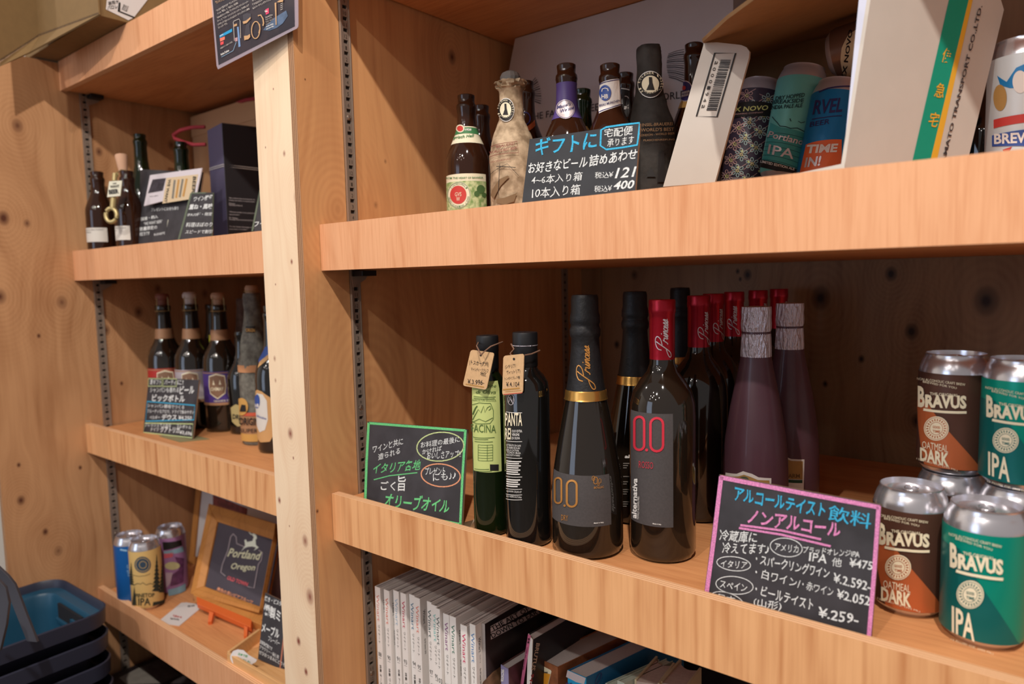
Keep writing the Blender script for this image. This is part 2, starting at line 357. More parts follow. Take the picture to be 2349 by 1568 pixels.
S_bl = shelf('lowest left bay shelf holding the framed chalk picture and three cans', LX0, LX1, -.788, -.712, -.725)
S_tr = shelf('top shelf of the right bay, only its underside seen', RX0, RX1, .444, .508, .497)
S_mr = shelf('right bay shelf with beer bottles and the white carton on it', RX0, RX1, .0185, .086, .074)
S_lr = shelf('right bay shelf holding wine bottles, olive oil and craft beer cans', RX0, RX1, -.391, -.3185, -.33, face=M_face_low)
S_br = shelf('lower right bay shelf under the row of white magazines', RX0, RX1, -.84, -.775, -.785)
def bracket(s, x, y, z, sgn=1):
    mb = MB(); mb.box(x + .0025, x + .026 * sgn, y + .008, y + .036, z - .009, z - .0005); b = mb.build('shelf_bracket', M_black, s, bevel=.0008); b['label'] = 'black plastic shelf bracket cap'
    mb = MB(); mb.slab([(x + .006 * sgn, y + .004, z - .009), (x + .006 * sgn, y + .034, z - .009), (x + .006 * sgn, y + .03, z - .014), (x + .006 * sgn, y + .006, z - .026)], .002, V((sgn, 0, 0))); mb.build('bracket_arm', M_steel, b)
for s, x, z in ((S_tl, XL + .003, .444), (S_ml, XL + .003, .0185), (S_mr, XR + .003, .0185), (S_ll, XL + .003, -.384), (S_lr, XR + .003, -.391)): bracket(s, x, .69, z)
def rail(parent, x, y0, y1, z0, z1, n0=0, numbers=True, screws=()):
    d = .0035; mb = MB(); pitch = .0168; mb.cur = 0; w = y1 - y0; a, b = y0 + w * .30, y0 + w * .74
    mb.box(x, x + d, y0, a, z0, z1); mb.box(x, x + d, b, y1, z0, z1); mb.box(x + d, x + d + .0012, y0, y0 + .002, z0, z1); mb.box(x + d, x + d + .0008, y1 - .0015, y1, z0, z1)
    k = 0; z = z0
    while z + pitch <= z1: mb.box(x, x + d, a, b, z, z + pitch - .0055); z += pitch; k += 1
    mb.cur = 1; mb.box(x, x + .0008, y0, y1, z0, z1)
    r = mb.build('slotted_rail', [M_steel, M_dark], parent)
    if numbers:
        tb = MB(); z = z0; k = n0
        while z + pitch <= z1:
            vs, fs = text2d(str(12 - k % 12)); ww = .0052 if 12 - k % 12 > 9 else .003
            tb.add([(x + d + .0002, (a + b) / 2 + (u - .5) * ww, z + .0022 + .0055 * v) for u, v in vs], fs); z += pitch; k += 1
        tb.build('rail_number', mat('number_stamp', 0x5b5149, .4, .6), r, fix=False)
    for zz in screws:
        sb = MB(); sb.lathe([(.0038, 0), (.0036, .0008), (.002, .0016), (.0004, .0012)], (x + d, (a + b) / 2, zz), 14, Matrix.Rotation(PI / 2, 3, 'Y')); sb.build('screw', M_screw, r, smooth=40)
    return r
rail(P_mid, XR, .696, .714, -1.2, .9, 3, True, [onx((797, 270), XR).z, onx((818, 935), XR).z, onx((852, 1540), XR).z])
rail(P_left, XL, .684, .702, -1.2, .5, 5, True, [onx((262, 1223), XL).z])
rail(P_mid, XR, 1.262, 1.280, -1.2, .9, 3, False)
rail(P_left, XL, 1.262, 1.280, -1.2, .5, 5, False)

SCRIPT = [[(.20, .95), (.15, .5), (.10, .1), (.05, -.15), (-.04, -.2), (-.07, -.05), (0, .1), (.1, .2)], [(.03, .55), (.03, .82), (.13, .99), (.27, 1.0), (.35, .85), (.31, .62), (.17, .5)],
 [(.24, .12), (.27, .1), (.31, .42), (.33, .34), (.38, .36), (.385, .12), (.42, .10), (.45, .40), (.45, .12), (.48, .08), (.50, .40), (.505, .1), (.53, .36), (.56, .38), (.565, .12), (.59, .08)], [(.46, .52), (.47, .58)],
 [(.66, .34), (.62, .38), (.595, .22), (.62, .08), (.66, .12), (.71, .26), (.70, .37), (.67, .3), (.68, .1), (.73, .1), (.78, .42), (.795, .2), (.77, .06), (.75, .10), (.81, .1), (.86, .42), (.875, .2), (.85, .06), (.83, .1), (.92, .13)]]
def script_up(d, a0, z0, length, h, m, w=.028):
    for st in SCRIPT:
        q = []; f = []; st = [(x + .14 * y, y) for x, y in st]; fine = []
        for i in range(len(st) - 1):
            p0, p1, p2, p3 = st[max(i - 1, 0)], st[i], st[i + 1], st[min(i + 2, len(st) - 1)]
            for k in range(4):
                t = k / 4; fine.append(tuple(.5 * ((2 * p1[j]) + (-p0[j] + p2[j]) * t + (2 * p0[j] - 5 * p1[j] + 4 * p2[j] - p3[j]) * t * t + (-p0[j] + 3 * p1[j] - 3 * p2[j] + p3[j]) * t ** 3) for j in (0, 1)))
        fine.append(st[-1])
        for i, (x, y) in enumerate(fine):
            a = fine[max(i - 1, 0)]; b = fine[min(i + 1, len(fine) - 1)]; dx, dy = (b[0] - a[0]) * 2.2, b[1] - a[1]; L = math.hypot(dx, dy) or 1; nx, ny = -dy / L * w / 2.2, dx / L * w
            for sg in (1, -1): q.append(V((a0 - h * (y + sg * ny), z0 + length * (x + sg * nx), 0)))
            if i: k = 2 * i; f += [(k - 2, k - 1, k + 1), (k - 2, k + 1, k)]
        d.mesh('lettering', m, q, f, 2)

# ================================================================== BOTTLE KIT
G_wine = mat('dark_wine_glass', 0x1f1812, .06, coat=.5, ior=1.5)
G_brown = mat('brown_beer_glass', 0x3a2014, .07, trans=.35, ior=1.5)
G_green = mat('green_bottle_glass', 0x16240f, .07, trans=.45, ior=1.5)
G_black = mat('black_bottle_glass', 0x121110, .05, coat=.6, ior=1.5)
M_foil_r = mat('red_foil', 0xb3182c, .3, .55, bump=.15, nscale=90); M_foil_k = mat('black_foil', 0x1c1b1d, .5, .1, bump=.4, nscale=150)
M_gold = mat('gold_foil', 0xd9a65a, .25, .9); M_silver = mat('silver_foil', 0xe8e0ea, .34, .7, bump=1.0, nscale=260)
def crinkle():
    nt = M_silver.node_tree; tc = [n for n in nt.nodes if n.type == 'TEX_COORD'][0]; nz = [n for n in nt.nodes if n.type == 'TEX_NOISE'][0]; mp = nt.nodes.new('ShaderNodeMapping'); mp.inputs['Scale'].default_value = (1, 1, .22)
    nt.links.new(tc.outputs['Object'], mp.inputs[0]); nt.links.new(mp.outputs[0], nz.inputs['Vector']); bp = [n for n in nt.nodes if n.type == 'BUMP'][0]; bp.inputs['Distance'].default_value = .006; nz.inputs['Scale'].default_value = 330
crinkle()
M_white = mat('white_print', 0xe8e4df, .6); M_cream = mat('cream_print', 0xefe3c4, .6); M_ink = mat('black_ink', 0x1d1a1a, .6)
M_charcoal = mat('charcoal_label', 0x4a4545, .75, noise=.12, nscale=400)
def cen(b): return math.atan2(-b.y, -b.x)
def bottle(name, label, base, prof, glass, group=None, cat='bottle', seg=44):
    base = V(base); t = thing(name, label, cat, base, group); mb = MB(); mb.lathe(prof, base, seg, None, True, True)
    mb.build('glass_body', glass, t, smooth=50); return t, Round(base, prof)
def ring(name, base, prof, m, parent, seg=40, top=False):
    mb = MB(); mb.lathe(prof, base, seg, None, False, top); return mb.build(name, m, parent, smooth=35)
def body(base, hb, zs): return base
# --- red wine with red foil
WP = [(.030, 0), (.036, .003), (.0385, .010), (.0385, .165), (.0375, .182), (.034, .196), (.026, .209), (.018, .219), (.0148, .228), (.0138, .240), (.0138, .285), (.0145, .2995), (.012, .300)]
def red_wine(base, label, script=0, group='red foil wine bottles'):
    t, s = bottle('wine_bottle', label, base, WP, G_wine, group)
    b = V(base)
    ring('foil_cap', b, [(.0146, .2335), (.0147, .286), (.0154, .2875), (.0156, .2925), (.0152, .2945), (.0154, .3005), (.0148, .3025), (0.001, .3028)], M_foil_r, t)
    fs = Round(b, [(.0149, .23), (.0149, .286), (.0155, .30)]); d = Decal(fs, t, .0003); c = cen(b) + script
    script_up(d, c + .50, .2405, .043, 1.0, M_silvertxt); d.build()
    return t, s
M_silvertxt = mat('silver_script', 0xd9cfd2, .35, .4); M_redprint = mat('red_foil_print', 0xe2394c, .4, .3); M_rdim = mat('dull_red_print', 0xc23c4a, .4, .2)
M_goldprint = mat('copper_print', 0xd9974f, .35, .6)
B = lambda p, z=-.33: onz(p, z)
b1 = B((1521, 1256)); b1.y = .751; b1.x = -.385
t, s = red_wine(b1, 'front red wine bottle with charcoal label and big red zeros', 0)
d = Decal(s, t, .0004); c = cen(b1)
L0 = s.uv((1451, 1080))[0] - .12; R0 = s.uv((1544, 1080))[0]
z0, z1 = s.uv((1500, 1207))[1], s.uv((1500, 948))[1]
d.uvpatch(L0, R0, z0, z1, M_charcoal)
def digit0(d, cx, cy, hw, hh, w, m, lift=3): # rounded numeral nought
    r = hw; pts = [(cx + hw * math.cos(a), cy - (hh - r) + -r * math.sin(a)) for a in [PI * i / 8 for i in range(9)]] + [(cx - hw * math.cos(a), cy + (hh - r) + r * math.sin(a)) for a in [PI * i / 8 for i in range(9)]]
    d.line(pts, w, m, 'lettering', lift, True)
digit0(d, 1468, 993, 11, 38, 5.5, M_redprint); digit0(d, 1507, 996, 14, 38, 5.5, M_redprint); d.oval((1484.5, 1031), 3.5, 3.5, 1, M_redprint, 'lettering', fill=True, lift=3, seg=10)
d.text('ROSSO', (1467, 1072), (1499, 1075), 16, M_rdim, .0, 'lettering', 3)
d.text('alternativa', (1462, 1189), (1464, 1097), 11, M_white, .03, 'lettering', 3, up=(-1, 0), slant=.25)
d.text('TOTALLY ALCOHOL FREE', (1467, 1190), (1468, 1138), 4, M_white, 0, 'lettering', 3, up=(-1, 0))
d.text('Made in Italy', (1498, 1202), (1517, 1204), 4, M_white, 0.02, 'lettering', 3); d.build()
for p, dd, lab, sc in [((1603, 674), .955, 'second red foil wine bottle, right behind the front bottle with red zeros', .45), ((1637, 672), 1.03, 'red foil wine bottle third in depth, mostly hidden behind the second one', .5),
                       ((1684, 666), 1.11, 'red foil wine bottle with plain dark body left of the frosted purple bottles', -.15), ((1739, 661), 1.18, 'red foil wine bottle peeking above the silver cap of the front purple bottle', .6),
                       ((1787, 658), 1.25, 'rearmost red foil wine bottle, just left of the rear purple bottle cap', .7)]:
    q = atd(p, dd); q.z = -.33; red_wine(q, lab, sc)
# --- sparkling wine
SP = [(.034, 0), (.041, .004), (.0432, .012), (.0428, .075), (.0405, .098), (.0345, .135), (.0275, .172), (.0225, .196), (.018, .225), (.0155, .25), (.0152, .29), (.0152, .305), (.012, .306)]
def sparkling(base, label, script=True):
    t, s = bottle('sparkling_wine_bottle', label, base, SP, G_wine, 'sparkling wine bottles')
    b = V(base)
    ring('foil_capsule', b, [(.0252, .188), (.0228, .200), (.0195, .222), (.0172, .245), (.0165, .258), (.0182, .2615), (.0185, .268), (.017, .272), (.0168, .2745), (.0180, .277), (.0178, .284), (.0163, .290), (.0162, .305), (.0150, .3095), (.001, .3105)], M_foil_k, t)
    ring('gold_band', b, [(.0264, .1855), (.0255, .1875), (.0246, .1955), (.0240, .197)], M_gold, t)
    if script:
        fs = Round(b, [(.0256, .186), (.0232, .200), (.0199, .222), (.0176, .245), (.017, .26)]); d = Decal(fs, t, .0003)
        script_up(d, cen(b) + .32, .204, .050, .85, M_goldprint); d.build()
    return t, s
q1 = V((-.4655, .711, -.33))
t, s = sparkling(q1, 'front sparkling wine bottle with gold neck band and copper zeros on its label')
d = Decal(s, t, .0004); a0 = s.uv((1268.5, 1150))[0] - .05; a1 = s.uv((1401, 1150))[0]; z0, z1 = s.uv((1330, 1207))[1], s.uv((1330, 1090))[1]
d.uvpatch(a0, a1, z0, z1, M_charcoal)
digit0(d, 1282, 1124, 7.5, 29, 4, M_goldprint); digit0(d, 1312.5, 1131, 11, 30, 4.6, M_goldprint); d.oval((1296.5, 1158.5), 2.8, 2.8, 1, M_goldprint, 'lettering', fill=True, lift=3, seg=10)
d.text('DRY', (1289, 1192), (1304, 1194), 13, M_goldprint, .0, 'lettering', 3); d.text('Made in Italy', (1362, 1201), (1384, 1199), 4, M_white, .02, 'lettering', 3)
digit0(d, 1365.5, 1101, 4, 8, 1.6, M_goldprint); digit0(d, 1375, 1102, 2.5, 5, 1.2, M_goldprint); digit0(d, 1361, 1096, 3, 5, 1.2, M_goldprint); digit0(d, 1372, 1110, 1.5, 2.6, 1, M_goldprint)
d.text('BOLLIC', (1362, 1120), (1384, 1118), 5, M_goldprint, .02, 'lettering', 3); d.build()
for p, dd, lab in [((1456, 642), .955, 'second sparkling wine bottle with gold band, between the front two wine bottles'), ((1560, 636), 1.17, 'rear sparkling wine bottle, only its black foil top above the red wine bottles')]:
    q = atd(p, dd); q.z = -.33; t, s = sparkling(q, lab, False)
    if dd < 1:
        d = Decal(s, t, .0004); d.text('al', (1433, 1050), (1444, 1050), 8, M_white, .04, slant=.2)
        for k, y in enumerate((1062, 1067, 1072, 1092, 1104, 1109, 1122, 1127, 1132, 1150, 1155, 1160)): d.line([(1430, y), (1444 - (k % 3) * 3, y)], 2, mat('grey_ink', 0x8d8780, .6), 'lettering')
        d.build()
# --- olive oil bottles
O1 = [(.020, 0), (.0228, .003), (.0232, .008), (.0228, .17), (.0222, .192), (.019, .203), (.0145, .210), (.0135, .214), (.0135, .226), (.011, .227)]
q = V((-.601, .689, -.33)); t, s = bottle('olive_oil_bottle', 'slim green glass olive oil bottle with pale green label and price tag', q, O1, G_green)
o1 = t
ring('screw_cap', q, [(.0135, .2135), (.0142, .216), (.0142, .2375), (.0145, .238), (.0145, .256), (.0138, .2585), (.001, .2588)], M_black, t)
ring('neck_collar', q, [(.0137, .2095), (.0138, .2145), (.013, .2155)], M_black, t)
d = Decal(s, t, .0004); M_lg = mat('pale_green_label', 0xc4cf82, .7); M_gi = mat('green_ink', 0x4f6a34, .7)
a0 = s.uv((1084, 950))[0]; a1 = s.uv((1147, 950))[0]; z0, z1 = s.uv((1115, 1083))[1], s.uv((1115, 874))[1]; d.uvpatch(a0, a1, z0, z1, M_lg)
d.text('FACINA', (1082, 990), (1137, 992), 18, M_gi, .0, lift=3); d.text("l'Origine", (1092, 889), (1136, 890), 10, M_gi, 0, lift=3, slant=.3); d.text('di Oliva', (1092, 902), (1136, 902), 8, M_gi, 0, lift=3, slant=.3)
for y, a, b in [(908, 1088, 1136), (912, 1088, 1134), (1001, 1086, 1134), (1006, 1090, 1120), (1011, 1090, 1130), (1074, 1090, 1122), (1078, 1088, 1128)]: d.line([(a, y), (b, y + 1)], 1.2, M_gi, 'lettering', 3)
d.text('AGRICOLTURA BIOLOGICA', (1085, 919), (1137, 920), 5, M_gi, 0, lift=3)
d.line([(1084, 928), (1100, 915 + 8), (1125, 924), (1131, 940), (1131, 960), (1124, 970), (1095, 971), (1084, 964)], 1.2, M_gi, 'drawing', 3)
d.line([(1086, 962), (1094, 946), (1098, 938), (1104, 946), (1110, 930), (1113, 945), (1118, 934), (1124, 930), (1126, 936), (1121, 940)], 1.3, M_gi, 'drawing', 3); d.line([(1086, 950), (1092, 935), (1096, 930)], 2.5, M_gi, 'drawing', 3)
d.line([(1086, 968), (1100, 960), (1114, 966), (1130, 957)], 1.2, M_gi, 'drawing', 3)
for k in range(7): d.line([(1098, 1019 + k * 6), (1130, 1019 + k * 6)], .9, M_gi, 'lettering', 3)
for x in (1098, 1118, 1130): d.line([(x, 1019), (x, 1055)], .9, M_gi, 'lettering', 3)
d.poly([(1124, 1064), (1143, 1064), (1143, 1078), (1124, 1078)], M_ink, 'logo', 3); d.build()
O2 = [(.0255, 0), (.0285, .003), (.0292, .009), (.0290, .190), (.0272, .203), (.0215, .212), (.0155, .218), (.0138, .224), (.0138, .236), (.011, .237)]
q2 = V((-.540, .690, -.33)); t, s = bottle('olive_oil_bottle', 'black olive oil bottle with white upright lettering and price tag', q2, O2, G_black)
o2 = t
ring('screw_cap', q2, [(.0142, .2215), (.0152, .223), (.0152, .2485), (.0156, .249), (.0156, .2625), (.0150, .2645), (.001, .2648)], M_black, t)
ring('silver_line', q2, [(.01525, .2478), (.0157, .2481), (.0157, .2490), (.0150, .2491)], M_silver, t)
d = Decal(s, t, .0004)
d.text('PANTA', (1160, 976), (1198, 976), 30, M_cream, .02); d.text('REI', (1160, 1007), (1173, 1007), 26, M_cream, .02)
d.text('OLIO EXTRA', (1175, 991), (1198, 991), 6, M_white, .01); d.text('VERGINE', (1175, 999), (1192, 999), 6, M_white, .01); d.text('DI OLIVA', (1175, 1007), (1193, 1007), 6, M_white, .01)
for y in (944, 1010, 1048, 1091, 1119, 1132, 1143): d.line([(1162, y), (1198, y + 2)], 1.2, M_white)
for k, tx in enumerate(['OTTENUTO DA OLIVE', 'DI ALBERI SECOLARI', 'DELLA CULTIVAR', 'TONDA IBLEA', 'RACCOLTE A MANO']): d.text(tx, (1163 + k % 2, 1022 + k * 5.6), (1195 - k % 3 * 2, 1024 + k * 5.6), 4.4, M_white, 0)
for k in range(7): d.line([(1163, 1056 + k * 4.8), (1196 - (k * 5) % 9, 1058 + k * 4.8)], 2.6, M_white, 'lettering')
for k in range(4): d.line([(1163, 1098 + k * 5), (1194 - (k * 5) % 9, 1100 + k * 5)], 2.8, M_white, 'lettering')
d.text('WWW.OLIO.IT', (1163, 1128), (1197, 1130), 4.5, M_white, 0); d.text('DA AGRICOLTURA', (1163, 1139), (1197, 1142), 4, M_white, 0)
d.oval((1173, 916), 7, 12, 1, M_silvertxt); d.line([(1168, 922), (1172, 908), (1176, 922), (1179, 912)], 1, M_silvertxt); d.line([(1169, 910), (1178, 926)], 1, M_silvertxt); d.build()
# price tags hang from the bottles: things of their own
M_tag = mat('manila_tag', 0xd8b083, .7, noise=.08, nscale=200); M_twine = mat('brown_twine', 0x7a5a48, .9)
def price_tag(label, corners, y, hole, lines, strings, extra):
    pl = Plane.three(ony(corners[0], y), ony(corners[1], y), ony(corners[2], y + .001))
    c = [pl.hit(p) for p in corners]; n = pl.n; cc = sum(c, V((0, 0, 0))) / 4
    t = thing('price_tag', label, 'tag', (c[2] + c[3]) / 2, 'manila price tags'); pts = []
    for i in range(4):
        a, b_, d_ = c[i - 1], c[i], c[(i + 1) % 4]; r = .0032; u = (a - b_).normalized(); w = (d_ - b_).normalized(); pts += [b_ + u * r, b_ + (u + w) * r * .3, b_ + w * r]
    mb = MB(); mb.slab(pts, .0012, n); mb.build('card', M_tag, t)
    d = Decal(pl, t, .0002); M_pen = mat('pen_ink', 0x2b2420, .6)
    for tx, p0, p1, h in lines: d.text(tx, p0, p1, h, M_pen, 0, wob=1)
    for a, b_, w, m in extra: d.line([a, b_], w, m, 'pen_stroke')
    d.oval(hole, 2.6, 2.9, 1, M_ink, 'hole', fill=True, seg=12); d.build()
    for st in strings:
        mb = MB(); mb.tube([atd(p, dd) for p, dd in st], .0009, 6); mb.build('twine', M_twine, t, smooth=60)
    return t
cr = lambda x, y: (1050 + x / 9.224, 780 + y / 9.224)
M_ochre = mat('ochre_marker', 0xb98a4a, .8); M_redm = mat('red_marker', 0xc2493f, .8)
dq = q.dot(FW)
price_tag('tilted manila price tag marked 3.996 on the green olive oil bottle', [cr(275, 200), cr(772, 270), cr(605, 1050), cr(105, 960)], .660, cr(490, 312),
          [('(トスカーナ州)', cr(240, 530), cr(650, 575), 13), ('キャンティ・クラシコ', cr(285, 645), cr(640, 680), 8), ('地区', cr(475, 745), cr(600, 765), 9), ('¥.3.996-', cr(210, 920), cr(560, 945), 11)],
          [[(cr(490, 312), .875), (cr(560, 240), .872), (cr(700, 130), .874), (cr(860, 70), .885), (cr(950, 35), .90)], [(cr(490, 312), .875), (cr(440, 200), .878), (cr(400, 120), .895), (cr(440, 40), .91)]],
          [(cr(170, 925), cr(560, 990), 2.5, M_ochre)])
price_tag('upright manila price tag marked 4.104 on the black olive oil bottle', [cr(965, 330), cr(1400, 285), cr(1375, 1125), cr(940, 1165)], .655, cr(1192, 395),
          [('(シチリア/', cr(1010, 620), cr(1240, 590), 10), ('ヴィットリア)', cr(1050, 740), cr(1330, 700), 11), ('トンダイブレア種', cr(1000, 845), cr(1320, 815), 7), ('¥.4.104', cr(1030, 985), cr(1310, 975), 11)],
          [[(cr(1192, 395), .853), (cr(1110, 280), .852), (cr(1190, 190), .862), (cr(1130, 80), .87)], [(cr(1420, 315), .856), (cr(1560, 290), .858), (cr(1740, 215), .868)]],
          [(cr(960, 1045), cr(1310, 1010), 3.2, M_ochre), (cr(970, 1145), cr(1370, 1110), 1.6, M_redm), (cr(1010, 1085), cr(1340, 1060), 1, M_ochre)])
# --- frosted purple bottles with silver foil
FP = [(.033, 0), (.0385, .004), (.0400, .012), (.0402, .055), (.0392, .095), (.0365, .125), (.0305, .165), (.0245, .195), (.0195, .220), (.0180, .232), (.0172, .262), (.0150, .263)]
M_frost = mat('frosted_purple_glass', 0x5c3c48, .42, coat=.15, noise=.06, nscale=30); M_gl = mat('gold_label', 0xb08a4e, .5)
def frosted(p, dd, label):
    q = atd(p, dd); q.z = -.33; t, s = bottle('frosted_bottle', label, q, FP, M_frost, 'frosted purple bottles')
    h = atd(p, dd).z + .33 - .290
    ring('foil_cap', q, [(.0186, .226 ), (.0186, .232), (.0178, .250), (.0172, .258), (.0180, .262), (.0183, .268), (.0176, .276), (.0180, .283), (.0176, .289), (.001, .290)], M_silver, t)
    return t, s, q
t, s, q = frosted((1735, 713), .885, 'front frosted purple bottle with silver foil cap behind the pink sign')
d = Decal(s, t, .0004); d.poly([(1665, 1083), (1690, 1086), (1705, 1080), (1725, 1086), (1740, 1094), (1769, 1096), (1769, 1135), (1662, 1120)], M_white, 'label', 1)
d.poly([(1672, 1092), (1694, 1092), (1707, 1088), (1722, 1093), (1738, 1100), (1764, 1101), (1764, 1133), (1668, 1122)], M_gl, 'label_print', 2); d.oval((1707, 1100), 11, 8, 1, mat('tree_green', 0x4f5b48, .7), 'logo', fill=True, lift=3); d.build()
t, s, q = frosted((1812, 706), .965, 'rear frosted purple bottle with silver foil cap and gold label edge')
d = Decal(s, t, .0004); d.poly([(1800, 1046), (1815, 1052), (1845, 1053), (1843, 1130), (1800, 1120)], M_white, 'label', 1); d.poly([(1800, 1050), (1814, 1056), (1841, 1057), (1840, 1099), (1800, 1096)], M_gl, 'label_print', 2)
d.poly([(1800, 1098), (1840, 1100), (1840, 1107), (1800, 1105)], mat('dark_green_band', 0x1f4a38, .6), 'label_print', 2); d.text('FARM', (1803, 1095), (1834, 1095), 9, mat('brown_print', 0x6d512c, .6), .02, lift=3); d.build()

# ================================================================== CANS
M_alu = mat('aluminium', 0xdad8de, .22, .85); M_alud = mat('aluminium_shade', 0x8e8b90, .3, 1.0)
M_alus = mat('aluminium_matt', 0xc4bdc2, .35, .35)
def can(name, label, base, h, col, group=None, tilt=None, open_=False, r=.033):
    base = V(base); t = thing(name, label, 'can', base, group); M = tilt
    mb = MB(); mb.lathe([(.002, .008), (r * .70, .006), (r * .76, 0), (r * .79, .001), (r * .93, .006), (r, .0125), (r, h - .019), (r * .975, h - .014), (r * .90, h - .0065), (r * .825, h - .002), (r * .835, h), (r * .81, h + .0005), (r * .79, h - .0055), (r * .74, h - .006), (.001, h - .0045)], base, 44, M, False)
    mb.build('can_body', M_alus if M else M_alu, t, smooth=45)
    e = .0003; mb = MB(); mb.lathe([(r * .955 + e, .0075), (r + e, .013), (r + e, h - .0185)], base, 44, M, False); mb.build('printed_sleeve', col, t, smooth=45)
    R = (lambda x, y, z: base + (M @ V((x, y, z)) if M else V((x, y, z))))
    c = math.atan2(-base.y, -base.x); ux, uy = math.cos(c), math.sin(c)
    mb = MB(); mb.tube([R(ux * (.004 + .009 * math.cos(a)) - uy * .006 * math.sin(a), uy * (.004 + .009 * math.cos(a)) + ux * .006 * math.sin(a), h - .0028) for a in [2 * PI * i / 14 for i in range(14)]], .0011, 6, True); mb.build('pull_tab', M_alu, t, smooth=60)
    mb = MB(); mb.slab([R(ux * (.014 + .007 * math.cos(a)) - uy * .009 * math.sin(a), uy * (.014 + .007 * math.cos(a)) + ux * .009 * math.sin(a), h - .0040) for a in [2 * PI * i / 16 for i in range(16)]], .0005, (M @ V((0, 0, 1))) if M else V((0, 0, 1)))
    mb.build('opening', M_dark if open_ else M_alud, t)
    return t, Round(base, [(r + e, .001), (r + e, h)], M)
M_brown = mat('brown_can_print', 0x5b3c31, .35, .3); M_or = mat('rust_can_print', 0xc4683c, .35, .3); M_teal = mat('teal_can_print', 0x009a86, .3, .35); M_teald = mat('deep_teal_can_print', 0x0f6d6b, .3, .35)
def craft_print(t, s, dark, dx, dy, k, kind):
    """BRAVUS print; k = scale, dx,dy = pixel offset relative to the lower dark can"""
    d = Decal(s, t, .00035); P = lambda x, y: (dx + (x - 2090) * k[0], dy + (y - 1260) * k[1] + (x - 2090) * k[2])
    m2 = M_or if dark else M_teald
    L_, R_ = s.uv(P(2008, 1260))[0] - .25, s.uv(P(2166, 1260))[0] + .3
    z = lambda y: s.uv(P(2090, y))[1]
    zt, zb = z(1240), .0085
    # diagonal second colour: region below a diagonal from upper left to lower right
    n = 16; q = []; f = []
    A0 = s.uv(P(2035, 1250))[0]; A1 = s.uv(P(2160, 1360))[0]; zA = z(1240) + (0 if dark else .010); zB = .014
    for i in range(n + 1):
        a = A0 + (A1 + .15 - A0) * i / n; tt = (a - A0) / (A1 - A0); q += [V((a, .0085, 0)), V((a, max(.009, zA + (zB - zA) * tt), 0))]
        if i: j = 2 * i; f += [(j - 2, j, j + 1), (j - 2, j + 1, j - 1)]
    d.mesh('colour_field', m2, q, f, 1)
    if dark:
        q = []; f = []
        for i in range(6):
            a = A0 - .55 * i / 5; q += [V((a, .0085 + .055 * i / 5, 0)), V((a, zA, 0))]
            if i: j = 2 * i; f += [(j - 2, j, j + 1), (j - 2, j + 1, j - 1)]
        d.mesh('colour_field', m2, q, f, 1)
    else: d.uvpatch(A0 - 1.0, A0, .0085, zA, m2, 'colour_field', 1, 6, 1)
    tx = lambda b, p0, p1, h, bo: d.text(b, P(*p0), P(*p1), h * k[1], M_cream, bo, lift=3, slant=.0)
    tx('B', (2018, 1247), (2034, 1251), 50, .04); tx('RAVUS', (2035, 1250), (2131, 1255), 32, .045)
    d.line([P(2031, 1254), P(2080, 1261), P(2131, 1263)], 6 * k[1], M_cream, 'lettering', 3)
    tx('THE ORIGINAL', (2046, 1220), (2112, 1226), 7, .01); tx('NON ALCOHOLIC CRAFT BREW', (2016, 1183), (2128, 1200), 6, .0); tx('BREWED FOR YOU', (2030, 1190), (2108, 1207), 5, .0)
    d.oval(P(2061, 1300), 29 * k[0], 29 * k[1], 4 * k[0], M_cream, 'emblem', lift=3, fill=True)
    m = dark and M_or or M_teald
    d.oval(P(2061, 1300), 26 * k[0], 26 * k[1], 1 * k[0], m, 'emblem', lift=4); d.oval(P(2061, 1300), 15 * k[0], 15 * k[1], 1 * k[0], m, 'emblem', lift=4)
    for i in range(22):
        a = 2 * PI * i / 22; d.line([P(2061 + 18 * math.cos(a), 1300 + 18 * math.sin(a)), P(2061 + 23 * math.cos(a), 1300 + 23 * math.sin(a))], 2.4 * k[0], m, 'emblem', 4)
    d.text('GOOD', P(2053, 1299), P(2070, 1301), 6 * k[1], m, .02, 'lettering', 4); d.text('TIME', P(2053, 1309), P(2070, 1311), 6 * k[1], m, .02, 'lettering', 4)
    if dark: tx('OATMEAL', (2028, 1346), (2088, 1358), 17, .0); tx('DARK', (2023, 1376), (2090, 1392), 32, .035); tx('12 FLUID OZ. (355 ML)', (2015, 1374), (2110, 1404), 5, 0)
    else: tx('IPA', (2022, 1400 - 20), (2070, 1416 - 20), 54, .02); tx('12 FLUID OZ. (355 ML)', (2020, 1398), (2110, 1420), 5, 0)
    d.build()
cg = 'craft beer cans with cream print'
c1 = onz((2083, 1388), -.33); c2 = onz((2252, 1457), -.33); c3 = c1 + V((-.008, .150, 0)); c4 = c2 + V((-.003, .145, 0))
c3 = ony((2189, 950), .848); c3.z = -.33; c4 = ony((2344, 960), .824); c4.z = -.33
t, s = can('beer_can', 'brown and rust beer can standing on the shelf beside the pink sign', c1, .122, M_brown, cg); craft_print(t, s, True, 2090, 1260, (1, 1, 0), 0)
t, s = can('beer_can', 'teal beer can standing frontmost on the shelf at the right', c2, .122, M_teal, cg); craft_print(t, s, False, 2257, 1320, (1.05, 1.12, .09), 0)
t, s = can('beer_can', 'lower brown can behind, carrying another brown can on its lid', c3, .122, M_brown, cg)
t, s = can('beer_can', 'lower teal can behind, carrying another teal can at the right edge', c4, .122, M_teal, cg)
c5 = c3 + V((0, 0, .1225)); c6 = c4 + V((0, 0, .1225))
t, s = can('beer_can', 'brown and rust beer can stacked on top of another can', c5, .122, M_brown, cg); craft_print(t, s, True, 2177, 943, (.96, .96, -.02), 0)
t, s = can('beer_can', 'teal beer can stacked on top of another at the right picture edge', c6, .122, M_teal, cg); craft_print(t, s, False, 2337, 970, (1.0, 1.0, .03), 0)

